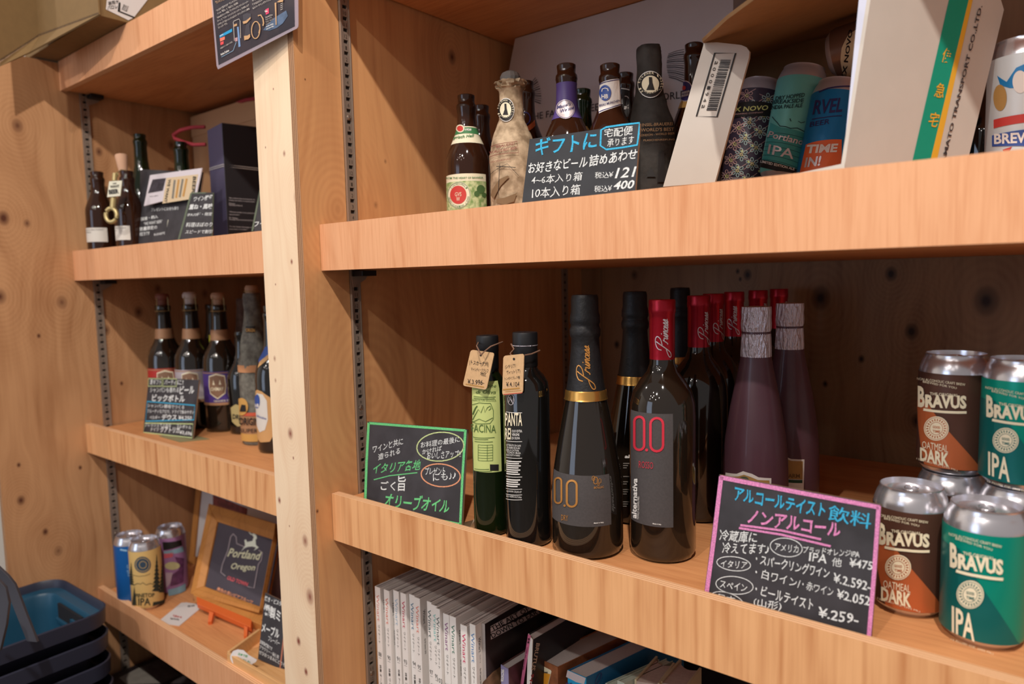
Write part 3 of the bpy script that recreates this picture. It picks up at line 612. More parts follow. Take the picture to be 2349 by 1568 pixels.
# ================================================================== CHALK SIGNS
M_board = mat('chalkboard', 0x2e2c30, .75, noise=.18, nscale=26, c2=0x3a383d)
M_boardedge = mat('board_edge', 0x8a6a50, .8)
def chalk(c): return mat('chalk_%06x' % c, c, .9, noise=.35, nscale=900)
C_W, C_B, C_P, C_G, C_O, C_Y = 0xe9ecec, 0x3fb4e0, 0xe58fc4, 0x6fcf86, 0xe9a07a, 0xc9d89a
def sign(label, corners, yb, yt, group=None, t=.003, name='chalkboard_sign', edge=None):
    """corners TL,TR,BR,BL in pixels; bottom edge at depth yb (pair allowed), top edge at yt"""
    ybl, ybr = yb if isinstance(yb, tuple) else (yb, yb)
    pl = Plane.three(ony(corners[3], ybl), ony(corners[2], ybr), ony(corners[0], yt)); c = [pl.hit(p) for p in corners]
    dk = max(z for z in (.0741, -.3299, -.7249) if z < max(c[0].z, c[1].z))
    for lo, hi in ((3, 0), (2, 1)):
        if c[lo].z < dk: c[lo] = c[lo].lerp(c[hi], (dk - c[lo].z) / (c[hi].z - c[lo].z))
    th = thing(name, label, 'sign', (c[2] + c[3]) / 2, group)
    mb = MB(); mb.slab(c, t, pl.n); mb.mi = [0] + [1] * (len(mb.f) - 1); mb.build('board', [M_board, edge or M_boardedge], th, fix=False)
    dc = Decal(pl, th, .0002); ux, uy = corners[0][0] - corners[3][0], corners[0][1] - corners[3][1]; ul = math.hypot(ux, uy); dc.up = (ux / ul, uy / ul); return th, pl, dc, c
# pink-bordered sign
S = lambda x, y: (1600 + x / 3.136, 1080 + y / 3.136)
th, pl, d, c = sign('black chalk sign with pink border and blue heading in front of the purple bottles', [(1650, 1088), (2021, 1157), (1998, 1470), (1612, 1385)], (.670, .668), .690, 'handwritten chalk signs')
d.l = .0003
P_, Bc, Wc, Gc = chalk(C_P), chalk(C_B), chalk(C_W), chalk(C_G)
for a, b_ in [((1652, 1094), (2018, 1163)), ((2016, 1160), (1993, 1466)), ((1655, 1092), (1619, 1378))]: d.line([a, ((a[0] + b_[0]) / 2 + 1, (a[1] + b_[1]) / 2 + 1), b_], 10, P_, 'chalk_border')
d.text('アルコールテイスト', S(262, 212), S(915, 335), 33, Bc, .025, wob=1); d.text('飲料', S(935, 350), S(1245, 420), 36, Bc, .008); d.text('ノンアルコール', S(355, 375), S(1025, 480), 33, P_, .025, wob=1)
d.line([S(310, 388), S(600, 425), S(890, 490)], 5, P_, 'chalk_underline'); d.line([S(300, 408), S(600, 455), S(960, 540)], 5, P_, 'chalk_underline')
d.text('冷蔵庫に', S(155, 500), S(425, 520), 26, Wc, .008, wob=1); d.text('冷えてます♪', S(175, 592), S(510, 600), 26, Wc, .008, wob=1)
d.oval(S(640, 548), 37, 21, 1.8, Wc, 'chalk_ring', .15); d.text('アメリカ', S(555, 568), S(725, 590), 17, Wc, .008, wob=1)
d.text('ブラッドオレンジIPA', S(758, 590), S(1165, 622), 17, Wc, .008, wob=1); d.text('IPA', S(802, 645), S(930, 662), 20, Wc, .01, wob=1); d.text('他', S(965, 680), S(1035, 690), 20, Wc, .002); d.text('¥475', S(1090, 685), S(1258, 712), 20, Wc, .012)
d.oval(S(262, 665), 39, 16, 1.8, Wc, 'chalk_ring', .12); d.text('イタリア', S(165, 690), S(355, 702), 17, Wc, .008, wob=1)
d.text('・スパークリングワイン', S(415, 668), S(945, 775), 25, Wc, .01, wob=1); d.text('¥.2.592-', S(975, 800), S(1245, 865), 22, Wc, .012, wob=1)
d.text('・白ワイン/', S(412, 760), S(735, 845), 23, Wc, .004, wob=1); d.text('・赤ワイン', S(750, 845), S(975, 905), 21, Wc, .003, wob=1); d.text('¥2.052', S(1000, 915), S(1240, 970), 22, Wc, .012, wob=1)
d.oval(S(268, 820), 43, 20, 1.8, Wc, 'chalk_ring', .12); d.text('スペイン', S(160, 835), S(355, 868), 17, Wc, .008, wob=1)
d.text('・ビールテイスト', S(412, 885), S(830, 1000), 25, Wc, .01, wob=1); d.text('¥.259-', S(865, 1050), S(1155, 1105), 24, Wc, .014, wob=1)
d.oval(S(215, 925), 38, 16, 1.8, Wc, 'chalk_ring', .3); d.text('日本', S(150, 925), S(270, 950), 15, Wc, .008, wob=1); d.text('(山形)', S(400, 975), S(600, 1012), 22, Wc, .008, wob=1); d.build()
# green-bordered sign with wire foot
S = lambda x, y: (820 + x / 5.407, 950 + y / 5.407)
th, pl, d, c = sign('black chalk sign with green border at the left end of the wine shelf', [(843, 966), (1072, 984), (1059, 1210), (833, 1172)], (.667, .675), .700, 'handwritten chalk signs')
for a, b_ in [((847, 970), (1068, 987)), ((1068, 986), (1056, 1206)), ((846, 969), (838, 1160))]: d.line([a, ((a[0] + b_[0]) / 2 - 1, (a[1] + b_[1]) / 2), b_], 5.5, Gc, 'chalk_border')
d.line([(955, 1184), (1057, 1203)], 8, Gc, 'chalk_border')
d.text('ワインと共に', S(190, 485), S(565, 375), 17, Wc, .005, wob=1); d.text('造られる', S(258, 572), S(530, 488), 15, Wc, .005, wob=1)
d.text('イタリア各地', S(180, 745), S(770, 690), 25, Gc, .01, wob=1, slant=.2); d.line([S(205, 810), S(400, 760), S(745, 722)], 2.2, Gc, 'chalk_underline')
d.text('ごく', S(285, 945), S(470, 945), 22, Wc, .015, wob=1); d.text('旨', S(500, 950), S(595, 950), 35, Wc, .008)
d.text('オリーブオイル', S(325, 1150), S(1125, 1225), 34, Gc, .02, wob=1, slant=.15)
d.oval(S(1030, 400), 54, 33, 2.6, chalk(C_Y), 'chalk_ring', -.08); d.oval(S(1035, 755), 45, 26, 2.8, chalk(C_O), 'chalk_ring', .1)
d.text('お料理の最後に', S(785, 420), S(1270, 345), 14, Wc, .004, wob=1); d.text('かければ', S(805, 500), S(1045, 450), 12, Wc, .004, wob=1); d.text('おいしさアップ!!', S(862, 560), S(1285, 530), 17, Wc, .006, wob=1)
d.text('プレゼント', S(840, 750), S(1090, 745), 17, Wc, .004, wob=1); d.text('にも♪♪', S(935, 830), S(1220, 800), 18, Wc, .004, wob=1); d.build()
f0 = onz((1066, 1212), -.3297); mb = MB(); mb.hexa([f0 + V(p) for p in [(-.020, .002, 0), (.006, -.004, 0), (.018, .040, 0), (-.008, .044, 0), (-.020, .002, .001), (.006, -.004, .001), (.018, .040, .001), (-.008, .044, .001)]])
mb.slab([f0 + V((.004, .006, .001)), f0 + V((.015, .012, .001)), f0 + V((.014, .012, .018)), f0 + V((.009, .010, .014))], .001); mb.build('sign_foot', mat('tin_foot', 0xa58d70, .35, .7), th)
# gift sign
S = lambda x, y: (950 + x / 3.356, 60 + y / 3.356)
th, pl, d, c = sign('grey chalk sign with blue katakana heading leaning before the beer bottles', [(1215, 319), (1468, 282), (1455, 466), (1197, 470)], (.675, .675), .70, 'handwritten chalk signs')
M_boardg = mat('worn_chalkboard', 0x36383d, .8, noise=.2, nscale=30)
th.children[0].data.materials[0] = M_boardg
d.text('ギフトに', S(925, 1005), S(1400, 945), 42, Bc, .015, wob=1); d.line([S(1440, 800), S(1480, 778), S(1600, 760), S(1735, 745), S(1730, 830), S(1718, 915), S(1600, 935), S(1480, 950), S(1435, 920)], 4, Bc, 'chalk_ring', closed=True)
d.text('宅配便', S(1460, 862), S(1680, 835), 21, Wc, .002, wob=1); d.text('承ります', S(1485, 932), S(1690, 905), 18, Wc, .002, wob=1)
d.text('お好きなビール', S(875, 1140), S(1330, 1085), 26, Wc, .012, wob=1); d.text('詰めあわせ', S(1345, 1085), S(1712, 1025), 27, Wc, .012, wob=1)
d.text('4~6本入り箱', S(900, 1220), S(1290, 1188), 20, Wc, .002, wob=1); d.text('税込¥', S(1390, 1175), S(1530, 1165), 15, Wc, .002, wob=1); d.text('121', S(1545, 1172), S(1690, 1160), 24, Wc, .015, slant=.2)
d.text('10本入り箱', S(905, 1330), S(1275, 1295), 25, Wc, .004, wob=1); d.text('税込¥', S(1385, 1280), S(1520, 1270), 15, Wc, .002, wob=1); d.text('400', S(1530, 1260), S(1685, 1250), 20, Wc, .02, slant=.2); d.build()
# big-bottle sign, left bay
S = lambda x, y: (150 + x / 3.136, 560 + y / 3.136)
th, pl, d, c = sign('small crowded chalk sign with blue and yellow boxes before the corked bottles', [S(600, 958), S(962, 975), S(915, 1408), S(558, 1362)], (.708, .735), .742, 'handwritten chalk signs')
Yc = chalk(C_Y)
for i, (a, b_) in enumerate([((600, 965), (695, 1020)), ((705, 965), (800, 1022))]): d.line([S(a[0], a[1]), S(b_[0], a[1] + 3), S(b_[0], b_[1]), S(a[0] - 3, b_[1])], 2, Yc, 'chalk_ring', closed=True)
d.text('夏ギフト', S(608, 1008), S(690, 1010), 12, Wc, .012); d.text('パーティ', S(712, 1010), S(795, 1012), 12, Wc, .012); d.text('に!', S(805, 1010), S(848, 1010), 11, Wc, .012)
d.text('シャンパンも香れる', S(608, 1066), S(815, 1066), 12, Wc, .012); d.text('ビール', S(820, 1078), S(925, 1074), 19, Wc, .03); d.text('ビックボトル', S(622, 1130), S(858, 1138), 17, Wc, .03)
d.line([S(590, 1130), S(932, 1158), S(925, 1262), S(578, 1272)], 2.4, Bc, 'chalk_ring', closed=True); d.line([S(575, 1285), S(918, 1292), S(912, 1392), S(562, 1352)], 2.4, Yc, 'chalk_ring', closed=True)
d.text('シャンパン酵母でつくる', S(590, 1172), S(855, 1186), 9, Wc, .01); d.text('フルーティなアロマ、ドライで飲みやすい', S(588, 1212), S(925, 1222), 9, Wc, .01); d.text('ベルギー', S(605, 1258), S(680, 1258), 9, Wc, .01); d.text('デウス', S(692, 1265), S(800, 1265), 14, Wc, .03); d.text('¥4,250', S(812, 1265), S(908, 1270), 11, Wc, .02)
d.text('フレッシュで上品な', S(572, 1312), S(760, 1316), 9, Wc, .01); d.text('フルボトル', S(800, 1318), S(905, 1330), 8, Wc, .01); d.text('ドイツ', S(615, 1345), S(672, 1345), 9, Wc, .01); d.text('クアトリガ', S(682, 1352), S(822, 1358), 14, Wc, .03); d.text('¥3,696', S(820, 1368), S(910, 1380), 10, Wc, .02); d.build()
f0 = onz(S(905, 1412), -.3297); mb = MB(); mb.hexa([f0 + V(p) for p in [(-.105, -.020, 0), (-.005, -.022, 0), (.022, .03, 0), (-.09, .03, 0), (-.105, -.020, .001), (-.005, -.022, .001), (.022, .03, .001), (-.09, .03, .001)]]); mb.build('sign_foot', mat('olive_card_foot', 0x8d8560, .6), th)

# ================================================================== BEER BOTTLES, right bay, upper shelf
def beer_prof(h, R, zs, zn, rn=.0145): # zs: shoulder start, zn: neck start
    p = [(R * .86, 0), (R * .97, .003), (R, .008), (R, zs)]
    for i in range(1, 7):
        t_ = i / 6; k = .5 - .5 * math.cos(PI * t_); p.append((R + (rn - R) * k, zs + (zn - zs) * t_))
    return p + [(rn * .96, h - .030), (rn * 1.02, h - .022), (rn * 1.06, h - .020), (rn * 1.04, h - .015), (.0128, h - .012), (.0130, h - .006), (.0133, h - .004), (.0133, h - .001), (.0120, h), (.0095, h - .001), (.0092, h - .012)]
def place(p, dd, zd=.074):
    q = atd(p, dd); h = q.z - zd; q.z = zd; return q, h
def beer(label, p, dd, R, zs, zn, glass=None, group='beer bottles on the upper shelf', zd=.074, rn=.0145, mouth=True):
    q, h = place(p, dd, zd); pr = beer_prof(h, R, zs * h, zn * h, rn)
    th = thing('beer_bottle', label, 'bottle', q, group); mb = MB(); mb.lathe(pr, q, 40, None, True, False); mb.build('glass_body', glass or G_brown, th, smooth=50)
    return th, Round(q, pr), q, h
M_lgreen = mat('label_green', 0x3c7a4a, .6); M_lred = mat('label_red', 0xc23a34, .6); M_lcream = mat('label_cream', 0xe7dfc2, .65); M_field = mat('label_field', 0x7d9a5c, .7, noise=.4, nscale=160, c2=0xc8cf9c)
M_navy = mat('label_navy', 0x2d2b66, .5); M_violet = mat('label_violet', 0x51407f, .45)
S = lambda x, y: (950 + x / 3.356, 60 + y / 3.356)
for p, dd, lab in [((1103, 243), 1.19, 'dark beer bottle half hidden behind the green and cream labelled bottle'), ((1205, 188), 1.12, 'brown beer bottle behind the cream paper-wrapped bottle'), ((1335, 206), 1.09, 'green beer bottle standing between the violet neck and crown logo bottles'), ((1433, 169), 1.10, 'brown beer bottle just behind the bottle with the crown logo')]:
    th, s, q, h = beer(lab, p, dd, .032, .52, .80, G_green if '1335' in str(p) else None)
    d = Decal(s, th, .0004)
    if p[0] == 1205:
        d.oval(S(855, 710), 11, 14, 2, M_navy, 'neck_label'); d.poly([S(845, 790), S(925, 720), S(930, 765), S(855, 825)], M_or, 'neck_label', 2)
    if p[0] == 1335: d.oval(S(1270, 735), 4, 9, 1, M_lgreen, 'neck_label', fill=True); d.poly([S(1275, 780), S(1330, 770), S(1350, 800), S(1280, 805)], M_gl, 'neck_label')
    if p[0] == 1433: d.poly([S(1590, 470), S(1655, 480), S(1672, 700), S(1605, 700)], M_ink, 'neck_label'); d.text('haner', S(1603, 640), S(1660, 645), 9, M_white, .02, lift=3); d.line([S(1595, 480), S(1655, 492)], 2, M_white, 'print', 3); d.oval(S(1628, 580), 8, 12, 1.2, M_white, 'print', lift=3)
    d.build()
th, s, q, h = beer('brown beer bottle with green and cream labels, leftmost beside the side panel', (1069, 219), 1.09, .0335, .50, .80)
d = Decal(s, th, .0004)
def bandpx(d, s, pl_, pr_, pt, pb, m, name='label', lift=1, ext=.0): # band between two side pixels and two height pixels on the axis
    d.uvpatch(s.uv(pl_)[0] - ext, s.uv(pr_)[0] + ext, s.uv(pb)[1], s.uv(pt)[1], m, name, lift)
bandpx(d, s, S(250, 1250), S(552, 1250), S(400, 1133), S(400, 1450), M_lcream); bandpx(d, s, S(250, 1250), S(552, 1250), S(400, 1190), S(400, 1450), M_field, 'label_print', 2)
bandpx(d, s, S(278, 860), S(545, 860), S(400, 770), S(400, 895), M_lcream, 'neck_label', 1, .1); bandpx(d, s, S(290, 800), S(525, 800), S(400, 778), S(400, 825), M_lgreen, 'neck_label', 2, .1)
d.text('Bayrisch Hell', S(275, 880), S(452, 860), 9, M_lgreen, .02, lift=3, slant=.2); d.text('1928', S(393, 805), S(438, 805), 5, M_white, .03, lift=3); d.oval(S(358, 788), 9, 9, 1, M_lcream, 'print', fill=True, lift=3); d.oval(S(358, 788), 6.5, 6.5, 1, M_lred, 'print', fill=True, lift=4)
d.text('FROM THE HEART OF BAVARIA', S(243, 1178), S(527, 1172), 4.6, M_lgreen, .01, lift=3)
d.oval(S(347, 1300), 26, 31, 1, M_lcream, 'print', fill=True, lift=3); d.oval(S(347, 1300), 24.5, 29.5, .9, M_lgreen, 'print', lift=4); d.oval(S(343, 1298), 18, 21, 1, M_lred, 'print', fill=True, lift=4)
d.text('GVS', S(320, 1310), S(367, 1308), 9, M_lcream, 0, lift=5); d.text('W', S(330, 1345), S(356, 1345), 9, M_lcream, 0, lift=5)
for x0, y0, rr in ((510, 1255, 9), (480, 1290, 6), (535, 1300, 5)): d.oval(S(x0, y0), rr, rr * 1.1, 1, mat('tree_print', 0x4a6b3a, .7), 'print', fill=True, lift=3)
def arc_text(d, body, c, rx, ry, a0, a1, h, m, lift=5, bold=.01):
    n = len(body)
    for i, ch in enumerate(body):
        if ch == ' ': continue
        a = a0 + (a1 - a0) * (i + .5) / n; w = abs(a1 - a0) / n * rx * .36; x, y = c[0] + rx * math.cos(a), c[1] + ry * math.sin(a); s_ = 1 if a1 > a0 else -1; tx, ty = -math.sin(a) * s_, math.cos(a) * s_
        d.text(ch, (x - tx * w, y - ty * w), (x + tx * w, y + ty * w), h, m, bold, lift=lift)
arc_text(d, 'LANDBRAUEREI', S(347, 1300), 19.5, 24, -2.5, -.6, 4, M_lgreen); arc_text(d, 'GEORG SCHNEIDER & SOHN', S(347, 1300), 23, 28, 3.0, .1, 4, M_lgreen); d.build()
# cream paper wrapped
M_paper = mat('cream_wrap_paper', 0xc9b294, .85, noise=.5, nscale=60, c2=0x8f7a60, bump=.6); M_pblack = mat('black_wrap_paper', 0x35312e, .8, noise=.3, nscale=80, bump=.6)
def wrapped(label, p, dd, R, paper, mats2, torn):
    q, h = place(p, dd); th = thing('wrapped_beer_bottle', label, 'bottle', q, 'paper-wrapped beer bottles')
    pr = [(R * .9, 0), (R, .004), (R, .5 * h), (R * .93, .58 * h), (R * .72, .67 * h), (R * .56, .74 * h), (R * .51, .80 * h), (R * .50, .93 * h)]
    mb = MB(); n0 = 36; rnd = random.Random(int(p[0])); vs = []; seg = 36; rows = []
    prf = pr + ([(R * .58, .96 * h), (R * .66, 1.0 * h)] if torn else [(R * .50, .97 * h), (R * .47, 1.0 * h), (R * .30, 1.003 * h)])
    zz = []
    for (r0, z0), (r1, z1) in zip(prf, prf[1:]):
        for k in range(4): zz.append((r0 + (r1 - r0) * k / 4, z0 + (z1 - z0) * k / 4))
    zz.append(prf[-1])
    for r_, z_ in zz:
        for i in range(seg):
            a = 2 * PI * i / seg; am = .012 if z_ < .5 * h else .05; w = 1 + am * math.sin(5 * a + z_ * 90) * math.sin(z_ * 60) + am * .5 * rnd.uniform(-1, 1)
            if torn and z_ > .95 * h: w *= 1 + .18 * rnd.uniform(-1, 1)
            vs.append(q + V((r_ * w * math.cos(a), r_ * w * math.sin(a), z_)))
    fs = [(j * seg + i, j * seg + (i + 1) % seg, (j + 1) * seg + (i + 1) % seg, (j + 1) * seg + i) for j in range(len(zz) - 1) for i in range(seg)]; fs += [list(range(seg - 1, -1, -1))] + ([] if torn else [[(len(zz) - 1) * seg + i for i in range(seg)]])
    mb.add(vs, fs); mb.build('paper_wrap', paper, th, smooth=35)
    return th, Round(q, [(r_ + .0008, z_) for r_, z_ in pr + [(R * .5, h)]]), q, h
th, s, q, h = wrapped('beer bottle wrapped in printed cream paper with a torn open top', (1172, 188), 1.02, .0330, M_paper, None, True)
mb = MB(); mb.lathe([(.010, .0), (.014, .004), (.015, .012), (.012, .018), (.006, .021), (.001, .020)], q + V((-.001, 0, h - .006)), 14, None, False); mb.build('foil_scrap', mat('grey_paper_scrap', 0x6f6b68, .6, bump=.8), th, smooth=20)
d = Decal(s, th, .0012); bl = M_ink
def round_badge(d, c, rx, ry):
    d.oval(c, rx, ry, 1, M_white, 'badge', fill=True, lift=1); d.oval(c, rx * .93, ry * .93, 1, bl, 'badge', fill=True, lift=1.6); d.oval(c, rx * .63, ry * .63, 1, M_lcream, 'badge', fill=True, lift=2.2)
    arc_text(d, 'RUGENER INSEL-BRAUEREI', c, rx * .72, ry * .72, -PI * .98, PI * .9, rx * .2, M_lcream, 2.6)
    x, y = c; d.poly([(x - rx * .12, y - ry * .5), (x + rx * .1, y - ry * .5), (x + rx * .14, y - ry * .1), (x + rx * .3, y + ry * .45), (x - rx * .3, y + ry * .45), (x - rx * .1, y)], bl, 'badge', 2.6)
round_badge(d, S(710, 645), 18, 27)
M_brn = mat('brown_ink', 0x7a3b34, .8)
d.line([S(600, 930), S(790, 890), S(800, 975), S(590, 1008)], 1.2, M_brn, 'stamp'); d.text('BRAUEREI', S(640, 940), S(770, 915), 6, M_brn, .01); d.text("WORLD'S BEST BEER", S(590, 985), S(790, 945), 6, M_brn, .02); d.text('FLASCHENREIFUNG', S(590, 1055), S(745, 1028), 4, M_brn, 0)
d.poly([S(595, 1300), S(660, 1180), S(720, 1150), S(735, 1160), S(670, 1230), S(620, 1330)], mat('sepia_print', 0x7d6448, .8), 'ship_print', 1.4); d.poly([S(640, 1330), S(700, 1320), S(790, 1285), S(770, 1350), S(700, 1375), S(640, 1360)], _m['sepia_print'], 'ship_print', 1.4)
d.line([S(640, 1080), S(780, 1090)], 1.6, bl, 'ship_print'); d.line([S(665, 1060), S(655, 1300)], 1, bl, 'ship_print'); d.line([S(600, 1140), S(720, 1060), S(800, 1150)], .8, bl, 'ship_print'); d.build()
# violet neck bottle
th, s, q, h = beer('brown beer bottle with a violet neck sleeve and round silver emblem', (1299, 149), .99, .034, .48, .78)
d = Decal(s, th, .0005); bandpx(d, s, S(1092, 560), S(1252, 560), S(1172, 425), S(1172, 700), M_violet, 'neck_label', 1, .15); d.oval(S(1165, 640), 20, 22, 1, M_silvertxt, 'emblem', fill=True, lift=3); d.oval(S(1165, 640), 18, 20, .8, M_violet, 'emblem', lift=4)
d.text("Maisel's", S(1108, 640), S(1200, 612), 8, M_navy, .01, lift=4, slant=.2); d.text('Weisse', S(1125, 672), S(1222, 640), 8, M_navy, .01, lift=4, slant=.2); d.build()
# crown logo bottle
th, s, q, h = beer('brown beer bottle whose white neck label carries a blue crown emblem', (1399, 149), .96, .034, .48, .80)
d = Decal(s, th, .0005)
d.poly([S(1432, 445), S(1500, 418), S(1576, 405), S(1590, 610), S(1500, 640), S(1425, 672), S(1420, 560)], M_white, 'neck_label', 1); d.line([S(1430, 452), S(1500, 425), S(1578, 412)], 1.6, M_navy, 'neck_label', 2); d.line([S(1424, 662), S(1500, 632), S(1588, 602)], 1.6, M_navy, 'neck_label', 2)
d.oval(S(1474, 515), 12.5, 18, 1, mat('label_blue', 0x31509c, .5), 'emblem', fill=True, lift=3); d.text('HB', S(1450, 560), S(1495, 558), 10, M_white, .03, lift=4); d.line([S(1452, 505), S(1456, 485), S(1474, 478), S(1492, 485), S(1496, 502)], 2, M_white, 'emblem', 4)
d.text('BRAU MUNCHEN', S(1432, 622), S(1578, 582), 5.5, M_navy, .01, lift=3); d.build()
# black wrapped
th, s, q, h = wrapped('beer bottle wrapped in crumpled black paper with a round white badge', (1489, 108), .985, .034, M_pblack, None, False)
d = Decal(s, th, .0015); round_badge(d, S(1818, 450), 27, 31); M_tan = mat('tan_ink', 0x9b7a58, .8)
for tx, a, b_, hh in [('INSEL-BRAUEREI', (1760, 775), (1975, 765), 7), ("WORLD'S BEST", (1750, 815), (1985, 808), 8), ('LONDON - WORLD BEER', (1740, 852), (1990, 835), 5), ('FLASCHENREIFUNG', (1770, 888), (1990, 880), 4)]: d.text(tx, S(*a), S(*b_), hh, M_tan, .01)
d.poly([S(1880, 970), S(1920, 960), S(1925, 1200), S(1870, 1200)], bl, 'print'); d.poly([S(1790, 1160), S(1825, 1090), S(1860, 1160)], bl, 'print'); d.build()
# right bottle, half behind the carton flap
th, s, q, h = beer('brown beer bottle with round purple neck emblem beside the white carton', (1592, 101), 1.05, .034, .50, .78)
d = Decal(s, th, .0005); d.poly([S(2000, 590), S(2110, 560), S(2100, 625), S(2015, 640)], M_gl, 'neck_label', 1); d.oval(S(2090, 500), 17, 24, 1, M_silvertxt, 'emblem', fill=True, lift=2); d.oval(S(2090, 500), 15.5, 22, 1, M_navy, 'emblem', fill=True, lift=3)
d.text('SCHNEIDER', S(2045, 530), S(2125, 510), 5, M_white, .02, lift=4); d.text('WEISSE', S(2050, 552), S(2118, 534), 5, M_white, .02, lift=4); d.oval(S(2085, 475), 4, 5, 1, M_lred, 'emblem', fill=True, lift=4); d.build()
# white carton panel behind the bottles
M_card = mat('white_card', 0xc9bfbd, .7, noise=.04, nscale=20)
pb = Plane((0, 1.07, 0), (0, -1, 0)); cp = [pb.hit(p) for p in [(1163, 90), (1660, -8), (1655, 45), (1640, 85), (1617, 99)]]
cp = [V((-.868, 1.07, .076)), V((-.868, 1.07, .372)), V((-.846, 1.07, .4435)), V((-.430, 1.07, .4435)), V((-.430, 1.07, .385)), V((-.442, 1.07, .362)), V((-.47, 1.07, .352)), V((-.47, 1.07, .076))]
root = thing('white_carton', 'tall white carton with wheat-ear print and slogan behind the beer bottles', 'carton', (-.65, 1.07, .076))
mb = MB(); mb.slab(cp, .05, V((0, -1, 0))); mb.build('box_body', M_card, root)
d = Decal(pb, root, .0006); d.up = (0, -1); M_pr = mat('carton_ink', 0x3a3234, .7)
d.text('THE FA', S(880, 728), S(1085, 694), 15, M_pr, 0); d.text('MOUS', S(1110, 690), S(1290, 662), 15, M_pr, 0); d.text('BEER', S(1325, 662), S(1465, 640), 16, M_pr, 0); d.text('OF', S(1500, 632), S(1580, 622), 16, M_pr, 0); d.text('THE WORLD', S(1675, 605), S(2100, 550), 17, M_pr, 0)
for cx0, cy0, rows, dirn in ((1010, 440, 4, 1), (1930, 220, 5, -1)):
    for r_ in range(rows * 3):
        a = (.95 - r_ * .11) if dirn > 0 else (-.45 + r_ * .07); L_ = 30 if dirn > 0 else 40
        x0, y0 = (S(880, 545)[0], S(880, 545)[1] - 20 + r_ * 2.5) if dirn > 0 else (S(2080, 180)[0], S(2080, 180)[1] + r_ * 5.4)
        x1, y1 = (x0 + L_ * math.cos(a), y0 - L_ * math.sin(a)) if dirn > 0 else (x0 - L_ * math.cos(a), y0 - L_ * math.sin(a) * .6)
        d.line([(x0, y0), ((x0 + x1) / 2, (y0 + y1) / 2 - 1.5), (x1, y1)], 1.0 + r_ % 3 * .6, M_pr, 'wheat_print')
d.build()
# ================================================================== shipping carton with cans
M_cw = mat('carton_white', 0xc4beb6, .65, noise=.03, nscale=30); M_kraft = mat('kraft_inside', 0x93724e, .85, noise=.08, nscale=60); M_kraftd = mat('kraft_edge', 0x8d7256, .9)
M_cg = mat('carton_green', 0x00947a, .6); M_cy = mat('carton_yellow', 0xe0ac2e, .6)
ctn = thing('shipping_carton', 'open white shipping carton with kraft inside, green stripe and barcode flap', 'carton', onz((1800, 420), .075) * 1 if False else V((-.33, .95, .075)))
def flap(name, px, ys, m, inner=None, t=.004):
    pl = Plane.three(ony(px[0], ys[0]), ony(px[1], ys[1]), ony(px[2], ys[2])) if ys else Plane.three(ony((2030, 20), .757), ony((2223, 322), .883), ony((1936, 389), .70)); c = [pl.hit(p) for p in px]
    mb = MB(); mb.slab(c, t, pl.n); mb.mi = [0] + [1] * (len(mb.f) - 1); mb.build(name, [m, inner or M_kraftd], ctn, fix=False); return pl, c
pl, c = flap('barcode_flap', [(1521, 428), (1615, 98), (1645, 97), (1700, 103), (1712, 108), (1719, 118), (1718, 132), (1640, 418)], (.84, .84, .84), M_cw, M_cw)
# re-plane with a slight turn
d = Decal(pl, ctn, .0004); S = lambda x, y: (1500 + x / 2.767, y / 2.767)
d.line([S(388, 338), S(520, 338), S(402, 742), S(272, 738)], 3.6, M_ink, 'barcode_frame', closed=True)
rb = random.Random(3); t_ = 0
while t_ < 1:
    w = rb.choice([.008, .012, .02]); x0, y0 = 425 - 90 * t_, 380 + 318 * t_; x1, y1 = 490 - 90 * t_, 382 + 318 * t_
    d.line([S(x0, y0), S(x1, y1)], w * 120, M_ink, 'barcode'); t_ += w + rb.choice([.012, .018])
for i, ch in enumerate('a0001 94a'.replace(' ', '')):
    tt = i / 7; x, y = 396 - 82 * tt, 398 + 276 * tt; d.text(ch, S(x - 9 + 2, y - 9), S(x - 9 - 4, y + 12), 7, M_ink, 0, 'barcode_text', up=(1, .05))
d.build()
pl, c = flap('side_flap', [(1936, 389), (2000, -20), (2290, -20), (2303, 22), (2220, 368)], None, M_cw, M_cw)
S = lambda x, y: (1500 + x / 2.767, y / 2.767); d = Decal(pl, ctn, .0004)
d.poly([S(1637, 1030), S(1880, -40), S(2005, -40), S(1752, 1020)], M_cg, 'green_stripe'); d.poly([S(1752, 1020), S(2005, -40), S(2030, -40), S(1794, 1018)], M_cy, 'yellow_stripe')
for i, (x, y) in enumerate([(1765, 755), (1805, 570), (1850, 350)]): d.text('宅急便'[i], S(x - 35, y + 45), S(x + 25, y + 55), 34, M_cy, .01, 'stripe_lettering', slant=.1)
d.text('YAMATO TRANSPORT CO.,LTD.', S(1835, 1085), S(2085, 40), 10, M_pr, .02, 'carton_lettering', up=(-.97, -.22)); d.build()
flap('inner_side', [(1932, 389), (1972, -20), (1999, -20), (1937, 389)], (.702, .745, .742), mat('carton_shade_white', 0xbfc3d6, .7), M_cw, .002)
flap('bottom_flap', [(1812, 401), (1938, 374), (1937, 389), (1870, 396)], (.695, .70, .672), M_cw, M_cw, .001)
yb_ = 1.05
pk = Plane.three(ony((1612, 97), .83), ony((1980, -40), .83), ony((1720, 135), 1.18)); cc = [pk.hit(p) for p in [(1612, 97), (1668, 45), (1770, -30), (2010, -30), (1990, 60), (1985, 90), (1700, 140)]]
mb = MB(); mb.slab(cc, .004, pk.n); mb.build('top_inside', M_kraft, ctn)
pk = Plane((0, 1.19, 0), (0, -1, 0)); cc = [pk.hit(p) for p in [(1655, 420), (1990, 420), (2010, 70), (1690, 118)]]; mb = MB(); mb.slab(cc, .004, pk.n); mb.build('back_inside', M_kraft, ctn)
mb = MB(); mb.box(-.44, -.17, .93, 1.185, .0755, .086); mb.build('carton_floor', M_kraft, ctn)
